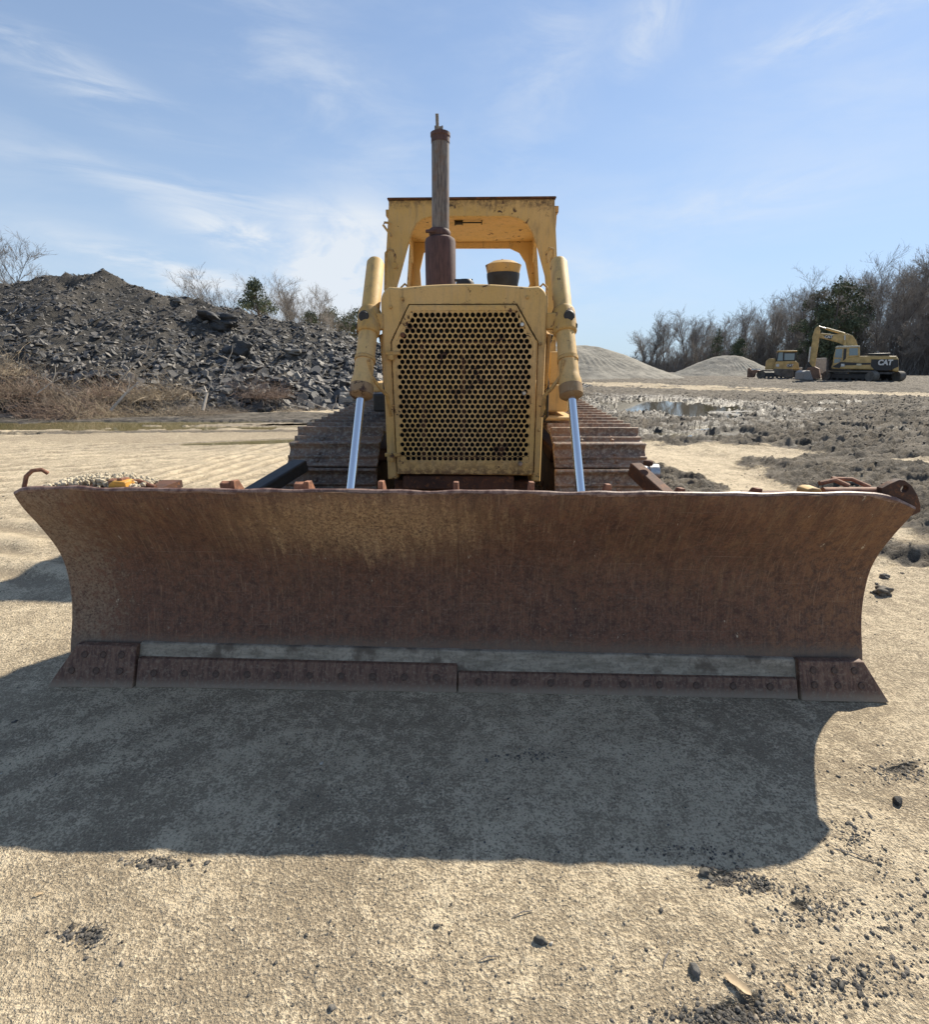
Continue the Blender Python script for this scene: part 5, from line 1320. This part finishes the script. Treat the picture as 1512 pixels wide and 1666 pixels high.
pod(-.62, -.95, R(-36), 1.62, .38, .6, EX); pod(.95, .95, R(-36), 1.62, .38, .6, EX)
b = MB(); b.box((-.7, -.9, .35), (.9, .9, .75)); b.rod((.1, 0, .7), (.1, 0, 1.0), [(0, .75), (1, .75)], 24); b.build('undercarriage', BLACKP, EX, bevel=.03)
ep([(790, 455), (790, 432), (850, 400), (912, 372), (1000, 362), (1275, 362), (1285, 385), (1285, 470), (1170, 465), (860, 458)], -1.25, 1.35, 'house', BGYEL, bevel=.06)
ep([(1085, 386), (1283, 386), (1285, 440), (1245, 466), (1110, 466), (1080, 435)], -1.275, -1.24, 'decal_band', BLACKP, bevel=.0)
ep([(792, 444), (855, 405), (1000, 412), (1080, 412), (1080, 425), (860, 432), (850, 452)], -1.272, -1.245, 'decal_band', BLACKP, bevel=.0)
ep([(1040, 355), (1225, 355), (1230, 338), (1060, 342)], -1.0, 1.1, 'engine_cover', BLACKP, bevel=.04)
ep([(1125, 340), (1125, 322), (1145, 322), (1145, 340)], -.2, .0, 'exhaust_pipe', GREYP)
ep([(1240, 372), (1286, 375), (1288, 480), (1240, 475)], -1.36, 1.45, 'counterweight', BGYEL, bevel=.08)
ep([(1240, 388), (1284, 388), (1285, 440), (1240, 460)], -1.385, -1.355, 'decal_band', BLACKP, bevel=0)
# cab
cabp = [(795, 432), (808, 350), (825, 292), (1000, 288), (1000, 365), (915, 372), (905, 395), (855, 425)]
cab = ep(cabp, -1.27, -.25, 'cab', BGYEL, bevel=.04)
ep([(815, 300), (1002, 296), (1000, 284), (830, 286)], -1.32, -.2, 'cab_roof', solid('pale_roof', (.55, .50, .38), .6), cab)
ep([(812, 372), (822, 312), (872, 308), (866, 376)], -1.29, -1.272, 'window', GLASS, cab, 0)
ep([(808, 415), (812, 384), (862, 382), (850, 408)], -1.29, -1.272, 'window', GLASS, cab, 0)
ep([(920, 358), (922, 304), (985, 302), (985, 356)], -1.29, -1.272, 'window', GLASS, cab, 0)
ep([(875, 398), (880, 306), (902, 305), (896, 380)], -1.288, -1.271, 'door_panel', BLACKP, cab, 0)
# boom, stick, bucket
boom = ep([(985, 283), (972, 240), (945, 205), (905, 192), (870, 193), (800, 196), (705, 186), (690, 200), (692, 222), (760, 238), (830, 256), (890, 282)], -.30, .05, 'boom', BGYEL, bevel=.04)
ep([(722, 205), (800, 203), (780, 235), (740, 222)], -.315, -.299, 'decal_band', BLACKP, boom, 0)
st_ = ep([(688, 130), (660, 150), (640, 215), (640, 250), (618, 345), (612, 400), (638, 440), (660, 442), (676, 340), (690, 235), (700, 165)], -.26, .0, 'stick', BGYEL, bevel=.03)
def barz(a, c, r0, yv, name, m_, parent, n=10):
    A = loc(*a, OFF); C = loc(*c, OFF); b = MB(); b.rod((A[0], yv, A[1]), (C[0], yv, C[1]), [(0, r0), (1, r0)], n); return b.build(name, m_, parent, smooth=True)
barz((745, 152), (885, 192), .085, -.12, 'stick_cylinder', BGYEL, boom); barz((690, 136), (748, 154), .05, -.12, 'stick_cylinder_rod', STEEL, boom)
barz((885, 240), (888, 290), .09, -.40, 'boom_cylinder', BGYEL, boom); barz((885, 205), (886, 242), .05, -.40, 'boom_cylinder_rod', STEEL, boom)
barz((628, 290), (614, 405), .06, -.33, 'bucket_cylinder', STEEL, st_)
ep([(598, 458), (612, 445), (660, 440), (692, 455), (704, 528), (690, 532), (640, 530), (620, 500)], -.75, .55, 'bucket', BGRUST, bevel=.04)
ep([(600, 405), (640, 400), (650, 445), (625, 455), (602, 430)], -.2, .0, 'linkage', BLACKP)
b = MB()
for i in range(5):
    q = loc(640 + i * 14, 532, OFF); b.box((q[0] - .04, -.62 + i * .2, -.02), (q[0] + .04, -.54 + i * .2, .14))
b.build('bucket_teeth', STEEL, EX)
q = loc(1187, 411, OFF); t1 = text('CAT', .50, (q[0], -1.392, q[1]), EX, 'lettering', WHITE, .028); 
q = loc(763, 216, OFF); text('CAT', .25, (q[0], -.325, q[1]), EX, 'lettering', WHITE, .012)
ep([(860, 420), (886, 419), (886, 438), (860, 440)], -1.29, -1.276, 'sticker', WHITE, EX, 0)
ep([(975, 418), (1012, 418), (1012, 432), (975, 432)], -1.29, -1.276, 'sticker', solid('cream_sticker', (.6, .52, .34), .5), EX, 0)
t1.scale = (.82, 1, 1)
# grey spare bucket beside it
b = MB(); P_ = [at(*Z5(*p), 39.0) for p in [(545, 538), (552, 480), (575, 468), (600, 470), (625, 540)]]; c0 = at(*Z5(585, 540), 39.0)
b.prism([(p.x - c0.x, p.z - c0.z) for p in P_], -.5, .5, 'y'); o = b.build('spare_bucket', GREYP, None, bevel=.05); o.location = (c0.x, 39.0, c0.z); tag(o, 'grey digging bucket standing left of the excavator bucket', 'bucket')
b = MB(); P_ = [at(*Z5(*p), 44.0) for p in [(665, 380), (745, 375), (742, 490), (665, 490)]]; c0 = at(*Z5(705, 495), 44.0)
b.prism([(p.x - c0.x, p.z - c0.z) for p in P_], -.15, .15, 'y'); o = b.build('concrete_slab', CONC, None, bevel=.03); o.location = (c0.x, 44.0, c0.z); tag(o, 'upright pale concrete slab behind the excavator arm', 'slab')

# small bulldozer
OFF = -.9; YD = 46.0
do_ = setm(0, YD, 370, 530); SD = thing('small_bulldozer', 'small yellow bulldozer with an enclosed cab left of the excavator', 'bulldozer', (do_.x, YD, do_.z), -PH)
print('dozer span', loc(165, 520, -1), loc(550, 520, -1))
def dp_(pts, y0, y1, name, m_, parent=SD, bevel=.03):
    b = MB(); b.prism(fpoly(pts, YD, do_.x, do_.z), y0, y1, 'y'); return b.build(name, m_, parent, bevel=bevel)
pod(-.02, -.85, 0, 1.05, .36, .5, SD); pod(-.02, .95, 0, 1.05, .36, .5, SD)
dp_([(295, 462), (305, 395), (330, 380), (375, 378), (380, 462)], -.5, .6, 'hood', BGYEL, bevel=.06)
dp_([(360, 462), (378, 402), (525, 398), (545, 415), (552, 462)], -.9, 1.0, 'body', BGYEL, bevel=.06)
dp_([(365, 500), (365, 455), (505, 460), (505, 520), (440, 520)], -1.12, -.6, 'fender', BGDUST, bevel=.04)
cb2 = dp_([(378, 402), (392, 328), (535, 326), (528, 398)], -.75, .85, 'cab', BLACKP, bevel=.04)
dp_([(380, 332), (392, 319), (536, 319), (537, 332)], -.85, .95, 'cab_roof', BGYEL, cb2)
dp_([(388, 396), (400, 334), (430, 334), (428, 396)], -.77, -.752, 'window', GLASS, cb2, 0)
dp_([(440, 392), (442, 342), (518, 342), (514, 392)], -.77, -.752, 'window', GLASS, cb2, 0)
bl = dp_([(165, 520), (170, 452), (185, 450), (200, 468), (225, 462), (262, 470), (225, 490), (215, 520)], -1.4, 1.4, 'blade', BGRUST, bevel=.03)
dp_([(196, 466), (196, 456), (262, 456), (262, 464)], -1.45, -1.41, 'blade_edge_trim', WHITE, bl, 0)
dp_([(508, 470), (512, 452), (578, 446), (572, 468), (548, 476)], -.5, .6, 'ripper', solid('pale_dusty_steel', (.5, .48, .44), .8), SD)
dp_([(510, 520), (515, 476), (545, 476), (545, 528)], -.4, .5, 'ripper_shank', BLACKP)
q = loc(482, 431, OFF); dp_([(462, 420), (500, 420), (500, 443), (462, 443)], -.93, -.902, 'decal_band', BLACKP, SD, 0); text('CAT', .24, (q[0], -.94, q[1]), SD, 'lettering', WHITE, .012)
dp_([(378, 420), (402, 420), (402, 440), (378, 440)], -.93, -.902, 'sticker', WHITE, SD, 0)

# ------------------------------------------------------------------ sky
w = bpy.data.worlds.new('World'); scene.world = w; w.use_nodes = True
t = NT(w.node_tree); bg = w.node_tree.nodes['Background']
sky = t.n.new('ShaderNodeTexSky'); sky.sky_type = 'NISHITA'; sky.sun_disc = False
sky.sun_elevation = math.asin(SUN.z); sky.sun_rotation = math.atan2(SUN.x, SUN.y)
sky.air_density = 1.0; sky.dust_density = .15; sky.ozone_density = 2.5; sky.altitude = 0
d = t.coord('Generated'); X_, Y_, Z_ = t.sep(d)
az = t.m('ARCTAN2', X_, Y_); el = t.m('ARCSINE', Z_)
uv = t.comb(az, el, 0.0)
tot = None
def cloud(u, v, ru, rv, rot, amp, sx, sy, thr, soft):
    global tot
    q = Vector(ray(u, v)).normalized(); a0 = math.atan2(q.x, q.y); e0 = math.asin(q.z); c, s = math.cos(rot), math.sin(rot)
    dx = t.m('SUBTRACT', az, a0); dy = t.m('SUBTRACT', el, e0)
    xr = t.m('DIVIDE', t.m('ADD', t.m('MULTIPLY', dx, c), t.m('MULTIPLY', dy, s)), ru / F); yr = t.m('DIVIDE', t.m('SUBTRACT', t.m('MULTIPLY', dy, c), t.m('MULTIPLY', dx, s)), rv / F)
    g = t.m('EXPONENT', t.m('MULTIPLY', t.m('ADD', t.m('MULTIPLY', xr, xr), t.m('MULTIPLY', yr, yr)), -1.0))
    n = t.noise(t.map(uv, (sx, sy, 1), rot=(0, 0, -rot), loc=(u * .01, v * .01, 0)), 1.0, 7, .62, .6)
    k = t.m('MULTIPLY', t.m('MULTIPLY', g, t.ramp(n, thr, thr + soft)), amp)
    tot = k if tot is None else t.m('ADD', tot, k)
cloud(90, 108, 120, 22, R(-14), .75, 5, 26, .30, .4)
cloud(340, 315, 230, 16, R(-4), .55, 4, 34, .30, .4)
cloud(560, 440, 100, 75, R(20), 1.7, 5, 9, .28, .35)
cloud(440, 400, 120, 22, R(-14), 1.3, 6, 22, .33, .35)
cloud(290, 445, 110, 18, R(-12), 1.3, 6, 24, .33, .35)
cloud(480, 110, 260, 70, R(-32), .35, 4, 14, .38, .35)
cloud(1065, 25, 55, 30, R(50), .75, 9, 12, .36, .35)
cloud(1430, 10, 110, 16, R(8), .8, 6, 22, .3, .4)
cloud(900, 90, 160, 60, R(60), .28, 5, 12, .38, .3)
cloud(1190, 330, 160, 30, R(4), .38, 5, 18, .34, .4)
cloud(960, 450, 110, 60, R(0), .42, 5, 9, .33, .4)
cloud(30, 400, 200, 60, R(-10), .22, 4, 12, .35, .4)
cloud(1300, 250, 420, 130, R(25), .22, 2.5, 9, .35, .4)
gen = t.noise(t.map(uv, (2.2, 7, 1), rot=(0, 0, R(18))), 1.0, 7, .6, .5)
tot = t.m('ADD', tot, t.m('MULTIPLY', t.ramp(gen, .46, .75), .16))
tot = t.m('MINIMUM', tot, .92)
hz_ = t.m('MULTIPLY', t.m('EXPONENT', t.m('MULTIPLY', t.m('MAXIMUM', el, 0.0), -4.6)), .85)
sr, sg, sb_ = t.sep(sky.outputs[0])
soft = lambda c, k: t.m('DIVIDE', c, t.m('ADD', 1.0, t.m('MULTIPLY', c, k)))
skyc = t.mix(.10, t.comb(soft(sr, .17), soft(sg, .10), soft(sb_, .05)), (3.6, 4.0, 4.4))
skyc = t.mix(hz_, skyc, (3.0, 3.75, 4.45))                    # pale air low over the horizon
colc = t.mix(tot, skyc, (4.3, 4.6, 4.95))
t.set(bg.inputs['Color'], colc); bg.inputs['Strength'].default_value = .118

vs_ = scene.view_settings; scene.display_settings.display_device = 'sRGB'
vs_.view_transform = 'Standard'; vs_.look = 'None'; vs_.gamma = 1; vs_.exposure = .66; vs_.use_curve_mapping = False
scene.cycles.max_bounces = 6; scene.cycles.diffuse_bounces = 3; scene.cycles.glossy_bounces = 3
